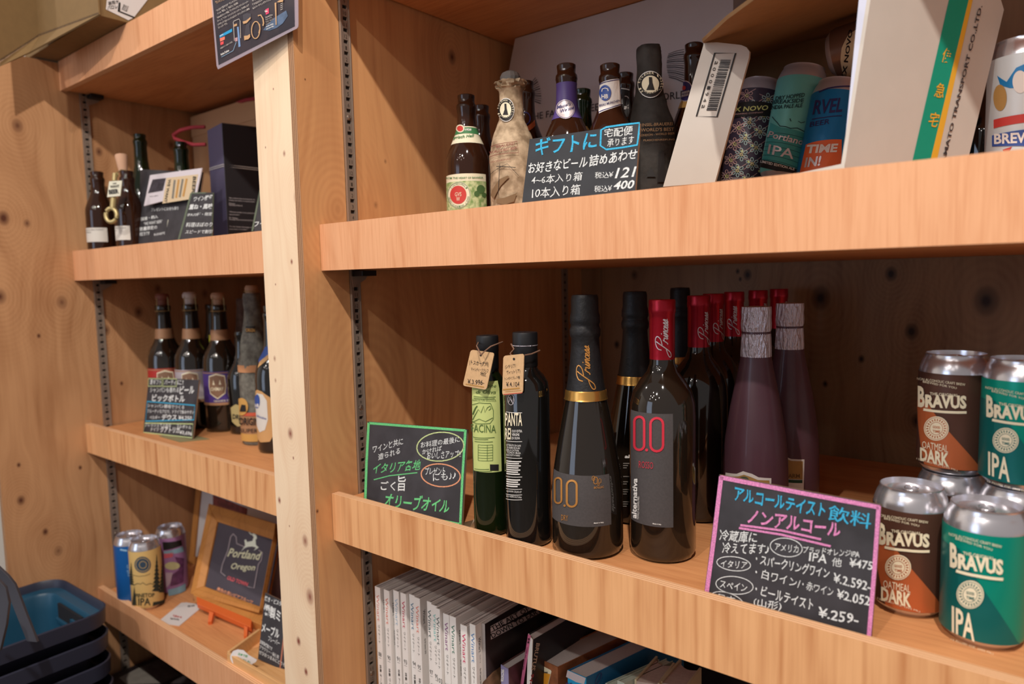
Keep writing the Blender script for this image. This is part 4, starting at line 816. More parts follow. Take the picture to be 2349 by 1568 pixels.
TL = Matrix.Identity(3)
w_ = V((.13, .16, 1)).normalized(); u_ = V((1, 0, -w_.x / w_.z)).normalized(); v_ = w_.cross(u_); TL = Matrix(((u_.x, v_.x, w_.x), (u_.y, v_.y, w_.y), (u_.z, v_.z, w_.z)))
M_exn = mat('dark_purple_print', 0x3c3142, .5); M_aqua = mat('aqua_print', 0x6ec4bf, .4, .1); M_blu = mat('bright_blue_print', 0x1279b8, .4, .1); M_orange = mat('orange_print', 0xe8703f, .45); M_pink = mat('pink_ink', 0xcfa6a0, .5); M_aq2 = mat('pale_aqua_ink', 0xbfe0da, .5); M_yel = mat('yellow_dot', 0xdfe08a, .5)
cg2 = 'tall craft beer cans in the carton'
def tcan(label, ptop, dd, col, group=cg2, h=.157, tilt=TL):
    top = atd(ptop, dd); base = top - (tilt @ V((0, 0, h)) if tilt else V((0, 0, h))); return can('beer_can', label, base, h, col, group, tilt)
S = lambda x, y: (1640 + x / 4.6125, 90 + y / 4.6125)
t, s = tcan('dark purple patterned can leaning inside the white carton', (1749, 190), 1.06, M_exn); d = Decal(s, t, .0004)
for r_ in range(7):
    for c_ in range(3):
        x, y = 340 - 42 * r_ + 110 * c_ + (0), 600 + r_ * 170 + 20 * c_ - 40 * (c_ % 2) * 2
        if not (560 < y < 1500) : continue
        for k in range(6):
            a = k * PI / 3 + .5; d.oval(S(x + 48 * math.cos(a), y + 48 * math.sin(a)), 4.6, 3.2, 1.3, M_aq2 if c_ else M_pink, 'pattern', a, 2, seg=8)
        d.oval(S(x, y), 3.2, 3.2, 1.3, M_yel, 'pattern', seg=8)
        d.line([S(x - 90, y - 60), S(x + 100, y + 70)], 1.2, M_pink, 'pattern', 1.5); d.line([S(x + 95, y - 75), S(x - 90, y + 60)], 1.2, M_pink, 'pattern', 1.5); d.oval(S(x + 75, y + 95 - 20), 3, 3, 1, M_yel, 'pattern', fill=True, seg=8, lift=2)
d.poly([S(235, 690), S(420, 672), S(590, 680), S(572, 820), S(380, 822), S(205, 840)], M_ink, 'name_band', 4); d.text('EX NOVO', S(180, 775), S(552, 752), 11.5, M_yel, .02, lift=5); d.text('BREWING COMPANY', S(215, 805), S(505, 785), 3.5, M_pink, 0, lift=5); d.build()
t, s = tcan('aqua can with a mountain drawing in the middle of the carton', (1845, 160), .995, M_aqua); d = Decal(s, t, .0004); M_teali = mat('teal_ink', 0x1f4a50, .6)
for tx, a, b_, hh in [('DRY HOPPED', (640, 650), (945, 612), 10), ('BREAKSIDE', (605, 690), (935, 668), 9.5), ('INDIA PALE ALE', (590, 745), (920, 720), 9.5)]: d.text(tx, S(*a), S(*b_), hh, M_teali, .02)
d.line([S(610, 820), S(660, 880), S(690, 920), S(750, 925), S(800, 945), S(870, 940), S(975, 1000)], 2, M_teali, 'drawing'); d.line([S(795, 840), S(805, 870)], 2, M_teali, 'drawing'); d.line([S(880, 868), S(910, 885), S(950, 875)], 1.6, M_teali, 'drawing')
M_aqd = mat('deeper_aqua', 0x3f9c9b, .5); d.poly([S(590, 880), S(690, 930), S(800, 955), S(980, 1010), S(900, 1390), S(700, 1320), S(500, 1290)], M_aqd, 'drawing', 1)
for k in range(7): d.line([S(560 - 10 * k, 1000 + k * 45), S(960 - 12 * k, 1060 + k * 52)], .9, M_teali, 'drawing', 2)
d.text('Portlandia', S(560, 1035), S(990, 1140), 15, M_silvertxt, .02, lift=3, slant=.2); d.text('IPA', S(560, 1210), S(825, 1270), 22, M_silvertxt, .01, lift=3)
d.poly([S(495, 1275), S(700, 1320), S(880, 1385), S(860, 1425), S(650, 1395), S(480, 1350)], M_ink, 'drawing', 3); d.text('LIMITED EDITION ALE', S(490, 1305), S(835, 1390), 6, M_white, .02, lift=4); d.build()
t, s = tcan('blue and orange can at the right inside the carton', (1928, 192), .95, M_blu); d = Decal(s, t, .0004)
d.poly([S(965, 1115), S(1120, 1072), S(1340, 1060), S(1330, 1500), S(880, 1500)], M_orange, 'colour_field', 1)
d.text('RVEL', S(1035, 800), S(1340, 770), 34, M_navy, .02); d.line([S(1030, 850), S(1150, 830), S(1340, 810)], 2, M_navy, 'lettering'); d.text('BEER', S(1005, 930), S(1210, 895), 12, M_navy, .01); d.text('TIME', S(965, 1210), S(1285, 1195), 20, M_white, .04, lift=3); d.text('IN!', S(950, 1360), S(1110, 1340), 24, M_silvertxt, .03, lift=3)
d.line([S(1105, 560), S(1200, 520), S(1460, 500)], 3, M_navy, 'print'); d.build()
# lying can
lie = Matrix.Rotation(PI / 2 - .12, 3, 'Y') ; lb = atd((1905, 128), .985)
t, s = can('beer_can', 'brown can lying on its side across the top of the cans in the carton', lb, .157, mat('brown_can_plain', 0x8b6f63, .35, .4), cg2, lie); d = Decal(s, t, .0005); S2 = lambda x, y: (1700 + x / 3.619, y / 3.619)
d.poly([S2(890, 290), S2(960, 245), S2(1000, 240), S2(975, 400), S2(950, 520), S2(950, 650), S2(855, 640), S2(825, 500), S2(835, 400)], M_lcream, 'label', 1)
d.text('EX NOVO', S2(868, 650), S2(930, 250), 10, M_ink, .03, lift=2, up=(-1, -.1)); d.build()
# big colourful can
base = atd((2352, 95), .76); base.z -= .157; base.z = .0745
t, s = can('beer_can', 'white and blue patterned can cut by the right picture edge, upper shelf', base, atd((2352, 95), .76).z - .0745, mat('pale_blue_print', 0xcfd8dc, .4, .1), 'single cans')
d = Decal(s, t, .0004); S = lambda x, y: (1500 + x / 2.767, y / 2.767)
d.poly([S(2180, 480), S(2240, 520), S(2300, 430), S(2420, 380), S(2420, 560), S(2260, 560), S(2200, 540)], M_blu, 'print'); d.oval(S(2325, 520), 17, 26, 1, M_white, 'print', fill=True, lift=2); d.oval(S(2200, 620), 15, 30, 1, M_gl, 'print', fill=True, lift=2)
d.poly([S(2160, 760), S(2420, 715), S(2420, 770), S(2160, 815)], M_lred, 'print', 2); d.poly([S(2150, 860), S(2420, 815), S(2420, 930), S(2150, 930)], mat('label_blue', 0x31509c), 'print', 2); d.text('BREW', S(2165, 915), S(2400, 905), 24, M_white, .03, lift=3); d.poly([S(2215, 950), S(2275, 930), S(2240, 985)], M_lred, 'print', 2); d.build()
# dark bottle in shade at the far right behind the carton flap
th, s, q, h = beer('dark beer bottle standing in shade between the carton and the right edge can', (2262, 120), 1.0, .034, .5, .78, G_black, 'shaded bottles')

# ================================================================== MAGAZINES AND BOOKS, below the wine shelf
M_mag = mat('magazine_white', 0xe9e4e0, .45); M_pg = ply('page_edges', 'x', .0013, 0xb9b1af, 0x8d8583)
S = lambda x, y: (840 + x / 6.323, 1320 + y / 6.323)
ZT = -.48
spines = [(125, 150, 190, 0xd98a84, '88', 'coral logo, numbered 88'), (255, 195, 320, 0xdb7a66, '90', 'orange-red logo, numbered 90'), (392, 205, 450, 0x9fb9cf, '91', 'pale blue logo, numbered 91'), (495, 240, 568, 0xc23a5c, '93', 'crimson logo, numbered 93'),
          (622, 262, 690, 0x2f6c8f, '94', 'steel blue logo, numbered 94'), (695, 305, 758, 0xe07a66, '95', 'salmon logo, numbered 95'), (880, 365, 943, 0x3d5b5e, '97', 'dark grey-green logo, numbered 97'), (946, 415, 1000, 0x7cc0bd, '99', 'light turquoise logo, numbered 99'),
          (1003, 465, 1060, 0x55605f, '103', 'grey logo, numbered 103'), (1113, 540, 1175, 0x8b4f86, '106', 'purple logo, numbered 106'), (1208, 575, 1275, 0x3f7868, '107', 'green logo, numbered 107'), (1365, 700, 1440, 0xd02e62, '112', 'magenta logo, numbered 112'), (1500, 690, 1575, 0x5f8bbd, '109', 'sky blue logo, numbered 109')]
subt = ['オーストラリアワインの真実', 'ワインの実験室へようこそ', 'アームからえらぶ、産地とともに', 'フランス アルザスのワイン', '南アフリカ 銘醸世界!', '空前的ブーム! 新々の', '日本ワインのテロワール', '主流は清涼銘酒', '白ワイン 品種', '日本のワイン', '未来のワイン', '南の島', '夏の白']
px_ = None; poss = []
for (x0, y0, x1, c_, no, lb) in spines:
    a = onz(S(x0, y0), ZT + .001 * random.Random(x0).uniform(-1, 1) - (.006 if no in ('106', '112') else 0)); b_ = ony(S(x1, y0 + 26), a.y); poss.append((a, b_.x))
for i, ((x0, y0, x1, c_, no, lb), (a, bx)) in enumerate(zip(spines, poss)):
    nx = poss[i + 1][0].x - .0012 if i + 1 < len(poss) else bx + .001
    w = min(max(nx - a.x, .007), .0125); x1m = a.x + w; y0m = a.y; zt = a.z; zb = -.7845; dep = .228
    t = thing('magazine', 'white-spined wine magazine with ' + lb, 'magazine', (a.x + w / 2, y0m, zb), 'row of wine magazines')
    mb = MB(); mb.box(a.x, a.x + .0007, y0m + .001, y0m + dep, zb, zt); mb.box(x1m - .0007, x1m, y0m + .001, y0m + dep, zb, zt); mb.box(a.x, x1m, y0m, y0m + .001, zb, zt); mb.build('cover', M_mag, t)
    mb = MB(); npg = 6
    for k in range(npg):
        u0 = a.x + .0008 + (w - .0016) * k / npg; u1 = a.x + .0008 + (w - .0016) * (k + 1) / npg - .00025; mb.box(u0, u1, y0m + .0012, y0m + dep - .001, zb + .001, zt - .0006 - .0011 * ((k * 7 + i * 3) % 4) / 3)
    o = mb.build('page_block', M_pg, t); o['kind'] = 'stuff'
    pl = Plane((0, y0m, 0), (0, -1, 0)); d = Decal(pl, t, .0002); cx0 = a.x + w * .2
    def vt(body, z0, z1, wd, m, bo=0): # vertical text on the spine, top at z0
        vs, fs = text2d(body, bo); mb = d.d.setdefault(('lettering', m.name), (MB(), m))[0]; mb.add([(a.x + w / 2 + (v - .5) * wd, y0m - .0003, z0 + (z1 - z0) * u) for u, v in vs], fs)
    vt('Winart', zt - .012, zt - .056, .0062, mat('logo_%06x' % c_, c_, .5), .0); vt('ワイナート', zt - .062, zt - .092, .0042, M_ink, .0)
    vs, fs = text2d(no, 0); mb = d.d.setdefault(('lettering', M_ink.name), (MB(), M_ink))[0]; ww = .0034 * len(no); mb.add([(a.x + w / 2 + (u - .5) * ww, y0m - .0003, zt - .114 + v * .007) for u, v in vs], fs); mb.add([(a.x + w * .25, y0m - .0003, zt - .1165), (a.x + w * .75, y0m - .0003, zt - .1165), (a.x + w * .75, y0m - .0003, zt - .117), (a.x + w * .25, y0m - .0003, zt - .117)], [(0, 1, 2, 3)])
    vt('特集 ' + subt[i], zt - .128, zt - .225, .0045, M_ink, .008); d.build()
    if no in ('88', '90', '95', '107', '109'):  # back-cover small print seen on the exposed right cover
        sb = MB(); 
        for body, z0, z1, hh, yy in (('Winart', zt - .020, zt - .042, .005, .008), ('ワイナート', zt - .046, zt - .058, .003, .008), ('No.%s Summer 2018' % no, zt - .066, zt - .090, .003, .008)):
            vs, fs = text2d(body, 0); sb.add([(x1m + .0002, y0m + yy + (v - .5) * hh, z0 + (z1 - z0) * u) for u, v in vs], fs)
        sb.build('cover_lettering', M_ink, t, fix=False)
last = t; lx = x1m
# dark photographic cover of the last magazine
M_dkc = mat('dark_photo_cover', 0x3a2c2a, .35, noise=.45, nscale=14, c2=0x1c1719); M_greyb = mat('cover_title_band', 0xc9bab8, .5)
X = lx + .0006; y0m = poss[-1][0].y; t = thing('magazine', 'magazine with dark photographic cover titled THE ART OF DOWN TO EARTH', 'magazine', (X, y0m, -.7845), 'row of wine magazines')
mb = MB(); mb.box(X, X + .006, y0m + .013, y0m + .232, -.7845, ZT - .002); mb.build('page_block', M_pg, t); mb = MB(); mb.box(X + .006, X + .0066, y0m + .0125, y0m + .233, -.7845, ZT - .001); mb.build('cover', M_dkc, t)
pl = Plane((X + .0066, 0, 0), (1, 0, 0)); pl.n = V((1, 0, 0)); d = Decal(pl, t, .0003); S4 = lambda x, y: (820 + x / 2.669, 1240 + y / 2.669)
d.poly([S4(813, 522), S4(1100, 368), S4(1100, 400), S4(815, 558)], M_greyb, 'title_band'); d.poly([S4(815, 562), S4(1150, 400), S4(1120, 440), S4(816, 604)], M_greyb, 'title_band')
d.text('THE ART OF', S4(825, 552), S4(1055, 425), 11, M_ink, .015, lift=2); d.text('DOWN TO EARTH', S4(825, 596), S4(1155, 420), 11, M_ink, .015, lift=2)
d.poly([S4(770, 860), S4(830, 800), S4(880, 765), S4(880, 880), S4(760, 880)], mat('photo_skin', 0x8f6a4e, .5, noise=.5, nscale=60), 'cover_photo', 1); d.build()
# leaning books
def book(label, px4, z, dep, dirv, hgt, cover, spine=None, pages=None, name='book', down=None, grp='books leaning on the lower shelf'):
    """px4: spine top-left, spine top-right in pixels at height z; book runs back along dirv"""
    a = onz(px4[0], z); b_ = onz(px4[1], z); w = b_ - a; w.z = 0; dv = V(dirv).normalized() * dep; dn = V(down or (0, 0, -hgt))
    t = thing(name, label, 'book', (a + b_) / 2 + dn, grp); e = w.normalized(); cth = .0012; f = dv.normalized()
    def prism(p, q_, r_, m, nm, inset=0):
        mb = MB(); top = [p, p + q_, p + q_ + r_, p + r_]; bot = [x + dn for x in top]; up = V((0, 0, -inset)); mb.hexa([*bot, *[x + up for x in top]]); return mb.build(nm, m, t)
    prism(a, w, f * cth, spine or cover, 'spine'); prism(a + f * cth, e * cth, dv, cover, 'cover'); prism(a + w - e * cth + f * cth, e * cth, dv, cover, 'cover')
    prism(a + e * cth + f * cth * 1.2, w - e * cth * 2, dv * .985, pages or M_pg, 'page_block', .002)
    return t, a, b_, w, dv, dn
def spinedecal(t, a, b_, dn):
    pl = Plane.three(a, b_, a + dn); return Decal(pl, t, .0003)
S5 = lambda x, y: (1120 + x / 6.182, 1380 + y / 6.182)
M_lil = mat('lilac_spine', 0x8d87ac, .5); M_mar = mat('maroon_photo_cover', 0x5b3a3a, .45, noise=.4, nscale=40)
t, a, b_, w, dv, dn = book('low book with lilac spine beside the dark photographic cover', (S5(178, 888), S5(280, 952)), -.545, .17, (.05, 1, 0), .24, M_mar, M_lil)
d = spinedecal(t, a, b_, dn); d.text('SPECTATOR', S5(190, 950), S5(180, 1125), 6.5, M_white, .03, up=(1, .1)); d.build()
M_pk = mat('pink_spine', 0xcf6c92, .5); M_bkc = mat('near_black_cover', 0x211c20, .4)
t, a, b_, w, dv, dn = book('tall thin magazine with pink spine and large tan lettering on black', (S5(568, 450), S5(628, 545)), -.488, .22, (.06, 1, 0), .2935, M_bkc, M_white, down=(-.018, 0, -.2955))
d = spinedecal(t, a, b_, dn); d.poly([S5(568, 450), S5(605, 480), S5(500, 1180), S5(455, 1180)], M_pk, 'pink_band'); d.text('合本', S5(568, 505), S5(555, 590), 5, M_ink, .02, up=(1, .1)); d.text('COFFEE AND GOOD BEER', S5(548, 640), S5(485, 960), 3.4, M_ink, .0, up=(1, .1)); d.build()
pl = Plane.three(b_ + V((.0002, 0, 0)), b_ + dv, b_ + dn); d = Decal(pl, t, .0006); d.text('BRUTUS', S5(672, 575), S5(600, 960), 8.5, mat('tan_title', 0xb9a08a, .5), .03, up=(1, .15)); d.text('944', S5(600, 1010), S5(560, 1180), 7, mat('red_title', 0xa03a3a, .5), .03, up=(1, .15)); d.build()
M_wb = mat('wood_print_cover', 0x9a5f3d, .4, noise=.35, nscale=50)
t, a, b_, w, dv, dn = book('thick book with wood-print cover and a glass of beer on its spine', (S5(690, 790), S5(985, 925)), -.53, .19, (.22, 1, 0), .2535, M_wb, M_wb)
d = spinedecal(t, a, b_, dn); d.poly([S5(740, 905), S5(770, 902), S5(890, 965), S5(898, 985), S5(850, 1180), S5(710, 1180)], M_lcream, 'glass_print', 1); d.poly([S5(735, 990), S5(885, 1020), S5(845, 1180), S5(715, 1180)], mat('beer_amber', 0xe0992e, .4), 'glass_print', 2); d.text('PRIME', S5(748, 1000), S5(848, 1010), 3.6, M_ink, .02, lift=3); d.build()
M_cyan = mat('cyan_spine', 0x1393c4, .5); M_bl2 = mat('blue_cover', 0x1f5f8a, .45)
t, a, b_, w, dv, dn = book('thick book with cyan and white spine and blue cover', (S5(1125, 965), S5(1385, 1075)), -.53, .20, (.24, 1, 0), .2535, M_bl2, M_cyan)
d = spinedecal(t, a, b_, dn); d.poly([S5(1125, 965), S5(1385, 1078), S5(1360, 1165), S5(1250, 1135), S5(1105, 1060)], mat('pale_band', 0xb9b0b4, .5), 'pale_band'); d.text('THE', S5(1100, 1190), S5(1190, 1195), 8, M_navy, .02); d.build()
pl = Plane.three(b_, b_ + dv, b_ + dn); d = Decal(pl, t, .0006); d.oval(S5(1555, 1080), 4, 14, 1.6, M_navy, 'cover_logo', .4); d.build()
M_mint = mat('pale_mint_cover', 0xa9b3a6, .6); M_crm = mat('cream_cover', 0xb7ab8d, .55); M_crp = mat('grey_cream_pages', 0xaf9f97, .8, noise=.1, nscale=200)
book('thin pale mint booklet behind the blue book', (S5(1660, 1150), S5(1780, 1190)), -.545, .10, (.3, 1, 0), .2385, M_mint, M_mint, M_mint)
book('second pale mint booklet, lying against the cream book', (S5(1830, 1110), S5(1930, 1150)), -.53, .09, (.3, 1, 0), .2535, M_mint, M_mint, M_mint)
def backbook(label, tip, pxs, z, hgt): # book seen from its concave fore edge
    pts = [onz(p, z) for p in pxs]; fr, fl, br, bl_ = pts
    t = thing('book', label, 'book', (fr + fl) / 2 + V((0, 0, -hgt)), 'cream books with hollow fore edges'); H = V((0, 0, -hgt))
    mb = MB(); n = 8; top = []
    for i in range(n + 1):
        u = i / n; p = fl.lerp(fr, u); q_ = bl_.lerp(br, u); top.append((p, q_ + (p - q_).normalized() * (.010 * math.sin(PI * u) + .004)))
    vs = []; 
    for p, q_ in top: vs += [p, q_, p + H, q_ + H]
    fs = []
    for i in range(n): k = 4 * i; fs += [(k, k + 4, k + 5, k + 1), (k + 1, k + 5, k + 7, k + 3), (k + 2, k + 3, k + 7, k + 6), (k, k + 2, k + 6, k + 4)]
    fs += [(0, 1, 3, 2), (4 * n, 4 * n + 2, 4 * n + 3, 4 * n + 1)]; mb.add(vs, fs); mb.build('page_block', M_crp, t, smooth=40)
    for p, q_ in ((fl, bl_), (fr, br)):
        e = V(((q_ - p).y, -(q_ - p).x, 0)).normalized() * .0016; u_ = V((0, 0, .002)); mb = MB(); mb.hexa([p - e + H, p + e + H, q_ + e + H, q_ - e + H, p - e + u_, p + e + u_, q_ + e + u_, q_ - e + u_]); mb.build('cover', M_crm, t, bevel=.0006)
    return t
S6 = lambda x, y: (1440 + x / 7.341, 1380 + y / 7.341)
backbook('left cream hardback with hollow fore edge, black mark on its cover', None, [S6(520, 1390), S6(130, 1330), S6(780, 1040), S6(490, 930)], -.53, .2545)
backbook('right cream hardback with hollow fore edge and tan cover', None, [S6(1000, 1420), S6(560, 1360), S6(1225, 1125), S6(890, 980)], -.53, .2545)
# dark shopping bags / bottles in the shade at the back of the lower shelf
q = V((-.33, .93, -.7845)); t = thing('dark_box', 'black gift box standing in shade behind the cream books', 'box', q); mb = MB(); mb.box(-.55, -.20, .99, 1.10, -.7845, -.47); mb.build('box_body', M_bkc, t, bevel=.002); mb = MB(); mb.box(-.552, -.198, .988, 1.102, -.49, -.468); mb.build('lid', M_bkc, t, bevel=.002)
for p_, x_, y_ in (('dark glass bottle standing in shade under the wine shelf beside the cream books', -.235, .86),):
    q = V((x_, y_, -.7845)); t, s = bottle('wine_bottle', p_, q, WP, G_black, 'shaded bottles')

# ================================================================== LEFT BAY, middle shelf
ZM = .074
S = lambda x, y: (180 + x / 4.9, 280 + y / 4.9)
lb = 'small beer bottles with white labels'
for p, dd, lab, lx0, lx1, lz in [((222, 394), 1.632, 'small brown beer bottle with white label, leftmost beside the metal rail', 45, 325, (1185, 1345)), ((290, 392), 1.56, 'small brown beer bottle with white label and opener key hanging on it', 335, 582, (1165, 1325))]:
    th, s, q, h = beer(lab, p, dd, .0295, .52, .80, None, lb)
    d = Decal(s, th, .0004); cc_ = (lx0 + lx1) / 2
    bandpx(d, s, S(lx0, 1250), S(lx1, 1250), S(cc_, lz[0]), S(cc_, lz[1]), mat('white_paper_label', 0xd8d4cc, .7)); d.text('Brewery Beer Company', S(lx0 + 20, lz[0] + 38), S(lx1 - 45, lz[0] + 30), 3.5, M_ink, .0, lift=3); d.text('Small Batch', S(lx0 + 20, lz[0] + 62), S(lx0 + 100, lz[0] + 58), 2.6, M_ink, 0, lift=3)
    for k in range(5): d.line([S(lx0 + 12, lz[0] + 85 + k * 14), S(lx0 + 34, lz[0] + 85 + k * 14)], 1.4, M_ink, 'barcode', 3)
    d.build()
th, s, q, h = beer('tall green beer bottle in the left bay behind the opener key', (320, 308), 1.665, .036, .42, .80, G_green, 'green bottles', ZM, .0145)
th, s, q, h = beer('green bottle partly hidden by the red rope handle and the photo card', (414, 326), 1.60, .036, .42, .80, G_green, 'green bottles', ZM, .0155)
# cork + opener key ring
M_brass = mat('pale_brass', 0xb9a878, .4, .6); M_cork = mat('cork', 0xc79f84, .85)
t = thing('bottle_opener', 'brass key-shaped bottle opener with square tag reading WE WANT BEER', 'opener', atd(S(380, 1120), 1.50), 'beer opener keys')
D_ = 1.505
mb = MB(); ring_ = [atd(S(370 + 62 * math.cos(a) + 0, 1045 + 78 * math.sin(a)), D_) for a in [2 * PI * i / 20 for i in range(20)]]; mb.tube(ring_, .0045, 8, True); mb.build('opener_ring', M_brass, t, smooth=60)
mb = MB(); mb.tube([atd(S(395, 840), D_), atd(S(385, 965), D_)], .006, 8); mb.tube([atd(S(410, 575), D_), atd(S(405, 660), D_)], .005, 8); mb.build('handle', M_brass, t, smooth=60)
mb = MB(); mb.tube([atd(S(428 + 18 * math.cos(a), 592 + 22 * math.sin(a)), D_) for a in [2 * PI * i / 12 for i in range(12)]], .0015, 6, True); mb.tube([atd(S(428, 570), D_), atd(S(480, 535), D_ + .02), atd(S(540, 545), D_ + .03)], .001, 6); mb.build('ring', M_brass, t, smooth=60)
ptg = [S(345, 665), S(490, 655), S(470, 828), S(322, 842)]; pl = Plane.three(*[atd(p, D_ - .008) for p in ptg[:3]]); mb = MB(); mb.slab([pl.hit(p) for p in ptg], .003, pl.n); mb.mi = [0] + [1] * 5; mb.build('tag', [mat('cream_enamel', 0xd9d6c2, .5), M_brass], t, fix=False)
d = Decal(pl, t, .0003); d.text('WE', S(385, 700), S(428, 695), 3, M_ink, .04); d.text('WANT', S(358, 742), S(462, 732), 6, M_ink, .04); d.text('BEER', S(345, 812), S(455, 800), 10.5, M_ink, .05); d.build()
ck = atd(S(500, 528), 1.56); t = thing('cork', 'pale cork stuck into the mouth of the second small bottle', 'cork', ck); ck.z -= .001; mb = MB(); mb.lathe([(.0085, -.006), (.0105, .010), (.0125, .030), (.0115, .0325), (.001, .0328)], ck, 16, Matrix.Rotation(-.16, 3, 'Y'), True); mb.build('cork_body', M_cork, t, smooth=40)
# signs of this shelf
th, pl, d, c = sign('black chalk sign with small white writing under the photo card', [(322, 388), (466, 395), (446, 556), (318, 562)], (.705, .722), .738, 'handwritten chalk signs')
Lf = lambda b, a, e, h, bo=.01: d.text(b, S(*a), S(*e), h, Wc, bo)
Lf('プレゼントにお持ち帰り', (820, 1005), (1125, 985), 8); Lf('国産・輸入', (705, 1110), (895, 1080), 8, .02); Lf('“WE WANT BEER”', (735, 1160), (945, 1130), 7); Lf('数量限定の', (690, 1225), (885, 1200), 9, .02); Lf('栓抜きです', (690, 1280), (800, 1268), 9, .02); Lf('8,200円', (850, 1280), (970, 1262), 6); d.build()
th, pl, d, c = sign('framed black chalk sign partly behind the dark gift box', [S(1270, 795), (488, 441), (484, 560), S(1130, 1330)], (.696, .706), .722, 'handwritten chalk signs', edge=mat('grey_green_frame', 0x5f6a58, .7))
d.line([S(1268, 800), S(1195, 1080), S(1128, 1320)], 4, _m['grey_green_frame'], 'frame_edge'); d.line([S(1268, 798), S(1435, 795)], 3, _m['grey_green_frame'], 'frame_edge')
Lf('ワイン酵母', (1290, 895), (1500, 870), 12, .02); Lf('重ね・風味', (1240, 985), (1500, 975), 13, .03); Lf('IPA10種・限定', (1225, 1060), (1500, 1050), 8); Lf('料理ほぼのり', (1205, 1180), (1500, 1175), 11, .01); Lf('スピードで割引', (1200, 1255), (1500, 1250), 9, .01); d.build()
pcs = [S(805, 595), S(1388, 515), S(1330, 788), S(735, 942)]; pl = Plane.three(ony(pcs[3], .71), ony(pcs[2], .735), ony(pcs[0], .725)); c = [pl.hit(p) for p in pcs]
t = thing('photo_card', 'tilted white photo card with WE WANT BEER print above the chalk sign', 'card', (c[2] + c[3]) / 2); mb = MB(); mb.slab(c, .002, pl.n); mb.build('card', mat('card_lilac_white', 0xcfc8cf, .4), t)
d = Decal(pl, t, .0003); d.poly([S(835, 645), S(985, 628), S(950, 770), S(782, 800)], mat('dark_photo', 0x3c3844, .5, noise=.5, nscale=120), 'photo_print'); d.poly([S(990, 628), S(1350, 585), S(1290, 860), S(945, 915)], mat('tan_card_print', 0xcdb796, .6), 'photo_print')
d.text('WE WANT', S(1015, 640), S(965, 900), 6, M_ink, .03, up=(1, .15)); d.text('BEER', S(1290, 610), S(1275, 800), 7.5, M_ink, .03, up=(1, .1))
for k in range(4): d.line([S(1085 + k * 45, 650 - k * 5), S(1075 + k * 42, 730), S(1060 + k * 40, 860 - k * 8)], 4.5, M_ochre if k % 2 else mat('grey_pencil', 0x77736b, .7), 'glass_print')
d.text('Beer glass', S(805, 845), S(900, 832), 3, M_ink, 0); d.build()
t = thing('bottle_opener', 'opener key in a clear blister pack tag leaning on the chalk signs', 'opener', onz((395, 548), ZM), 'beer opener keys'); D2 = 1.50
pb4 = [S(1010, 1050), S(1185, 1040), S(1100, 1330), S(975, 1330)]; pl = Plane.three(*[atd(p, D2) for p in pb4[:3]]); mb = MB(); mb.slab([pl.hit(p) for p in pb4], .004, pl.n); mb.build('blister_pack', mat('clear_blister', 0xb8b09a, .15, alpha=.45), t)
pt4 = [S(1010, 1100), S(1135, 1095), S(1112, 1262), S(985, 1265)]; mb = MB(); mb.slab([pl.hit(p) + pl.n * .002 for p in pt4], .001, pl.n); mb.build('tag', _m['cream_enamel'], t)
mb = MB(); mb.tube([pl.hit(S(1045, 1262)) + pl.n * .002, pl.hit(S(1035, 1335)) + pl.n * .002], .005, 8); mb.build('handle', M_brass, t, smooth=60)
d = Decal(pl, t, .0024); d.text('WE', S(1042, 1128), S(1078, 1126), 2.6, M_ink, .04); d.text('WANT', S(1020, 1178), S(1108, 1172), 5.5, M_ink, .04); d.text('BEER', S(1005, 1245), S(1095, 1240), 10, M_ink, .05); d.build()
# dark gift box
A = ony((508, 281), .80); Bx = ony((600, 303), .86); Cx = ony((468, 299), .87)
M_gbox = mat('navy_black_box', 0x1d1a1e, .5); M_gside = mat('daylit_violet_box_side', 0x514e6b, .5)  # left face tinted violet to paint in the cool daylight falling on it
H0 = A.z - ZM; t = thing('gift_box', 'tall dark gift box with white string around it and small white text', 'box', (A.x, A.y, ZM))
fx = V((.024, .125, 0)); sx_ = V((-.092, .0178, 0)); o0 = V((A.x, A.y, ZM)); up = V((0, 0, H0)); mb = MB(); mb.hexa([o0, o0 + fx, o0 + fx + sx_, o0 + sx_, o0 + up, o0 + fx + up, o0 + fx + sx_ + up, o0 + sx_ + up]); mb.mi = [0, 0, 0, 0, 0, 1]; mb.build('box_body', [M_gbox, M_gside], t, bevel=.0012)
zs_ = ony((512, 377), A.y).z
mb = MB(); e = .0006
for k, dz in ((0, 0), (1, -.004)):
    mb.tube([o0 + V((-.001, -.001, zs_ - ZM + dz)), o0 + fx + V((.001, -.001, zs_ - ZM + dz - .004))], e, 5); mb.tube([o0 + V((-.001, -.001, zs_ - ZM + dz)), o0 + sx_ + V((-.001, 0, zs_ - ZM + dz + .004))], e, 5)
mb.build('string', M_white, t)
pl = Plane.three(o0, o0 + fx, o0 + up); pl.n = V((.98, -.19, 0)).normalized(); d = Decal(pl, t, .0004)
for tx, a, b_ in [('"More effective than its predecessor for', (1690, 860), (1985, 880)), ('keeping wine fresh in an opened bottle."', (1690, 885), (1985, 905)), ('Decanter', (1690, 920), (1760, 925)), ('Gold Award of Wine 10', (1690, 938), (1840, 948)), ('"Winesave actually works perfectly for', (1692, 1015), (1985, 1035)), ('opened bottles."', (1692, 1045), (1810, 1052)), ('Dr. Philippe', (1692, 1082), (1790, 1090)), ('Oenology Centre Development Institute', (1692, 1102), (1980, 1115)), ('"It is like finding Champagne of ages', (1695, 1180), (1985, 1195)), ('preservation in my glass."', (1695, 1210), (1900, 1216))]: d.text(tx, S(*a), S(*b_), 3.2, mat('grey_print', 0xb5aeb0, .6), .01)
d.build()
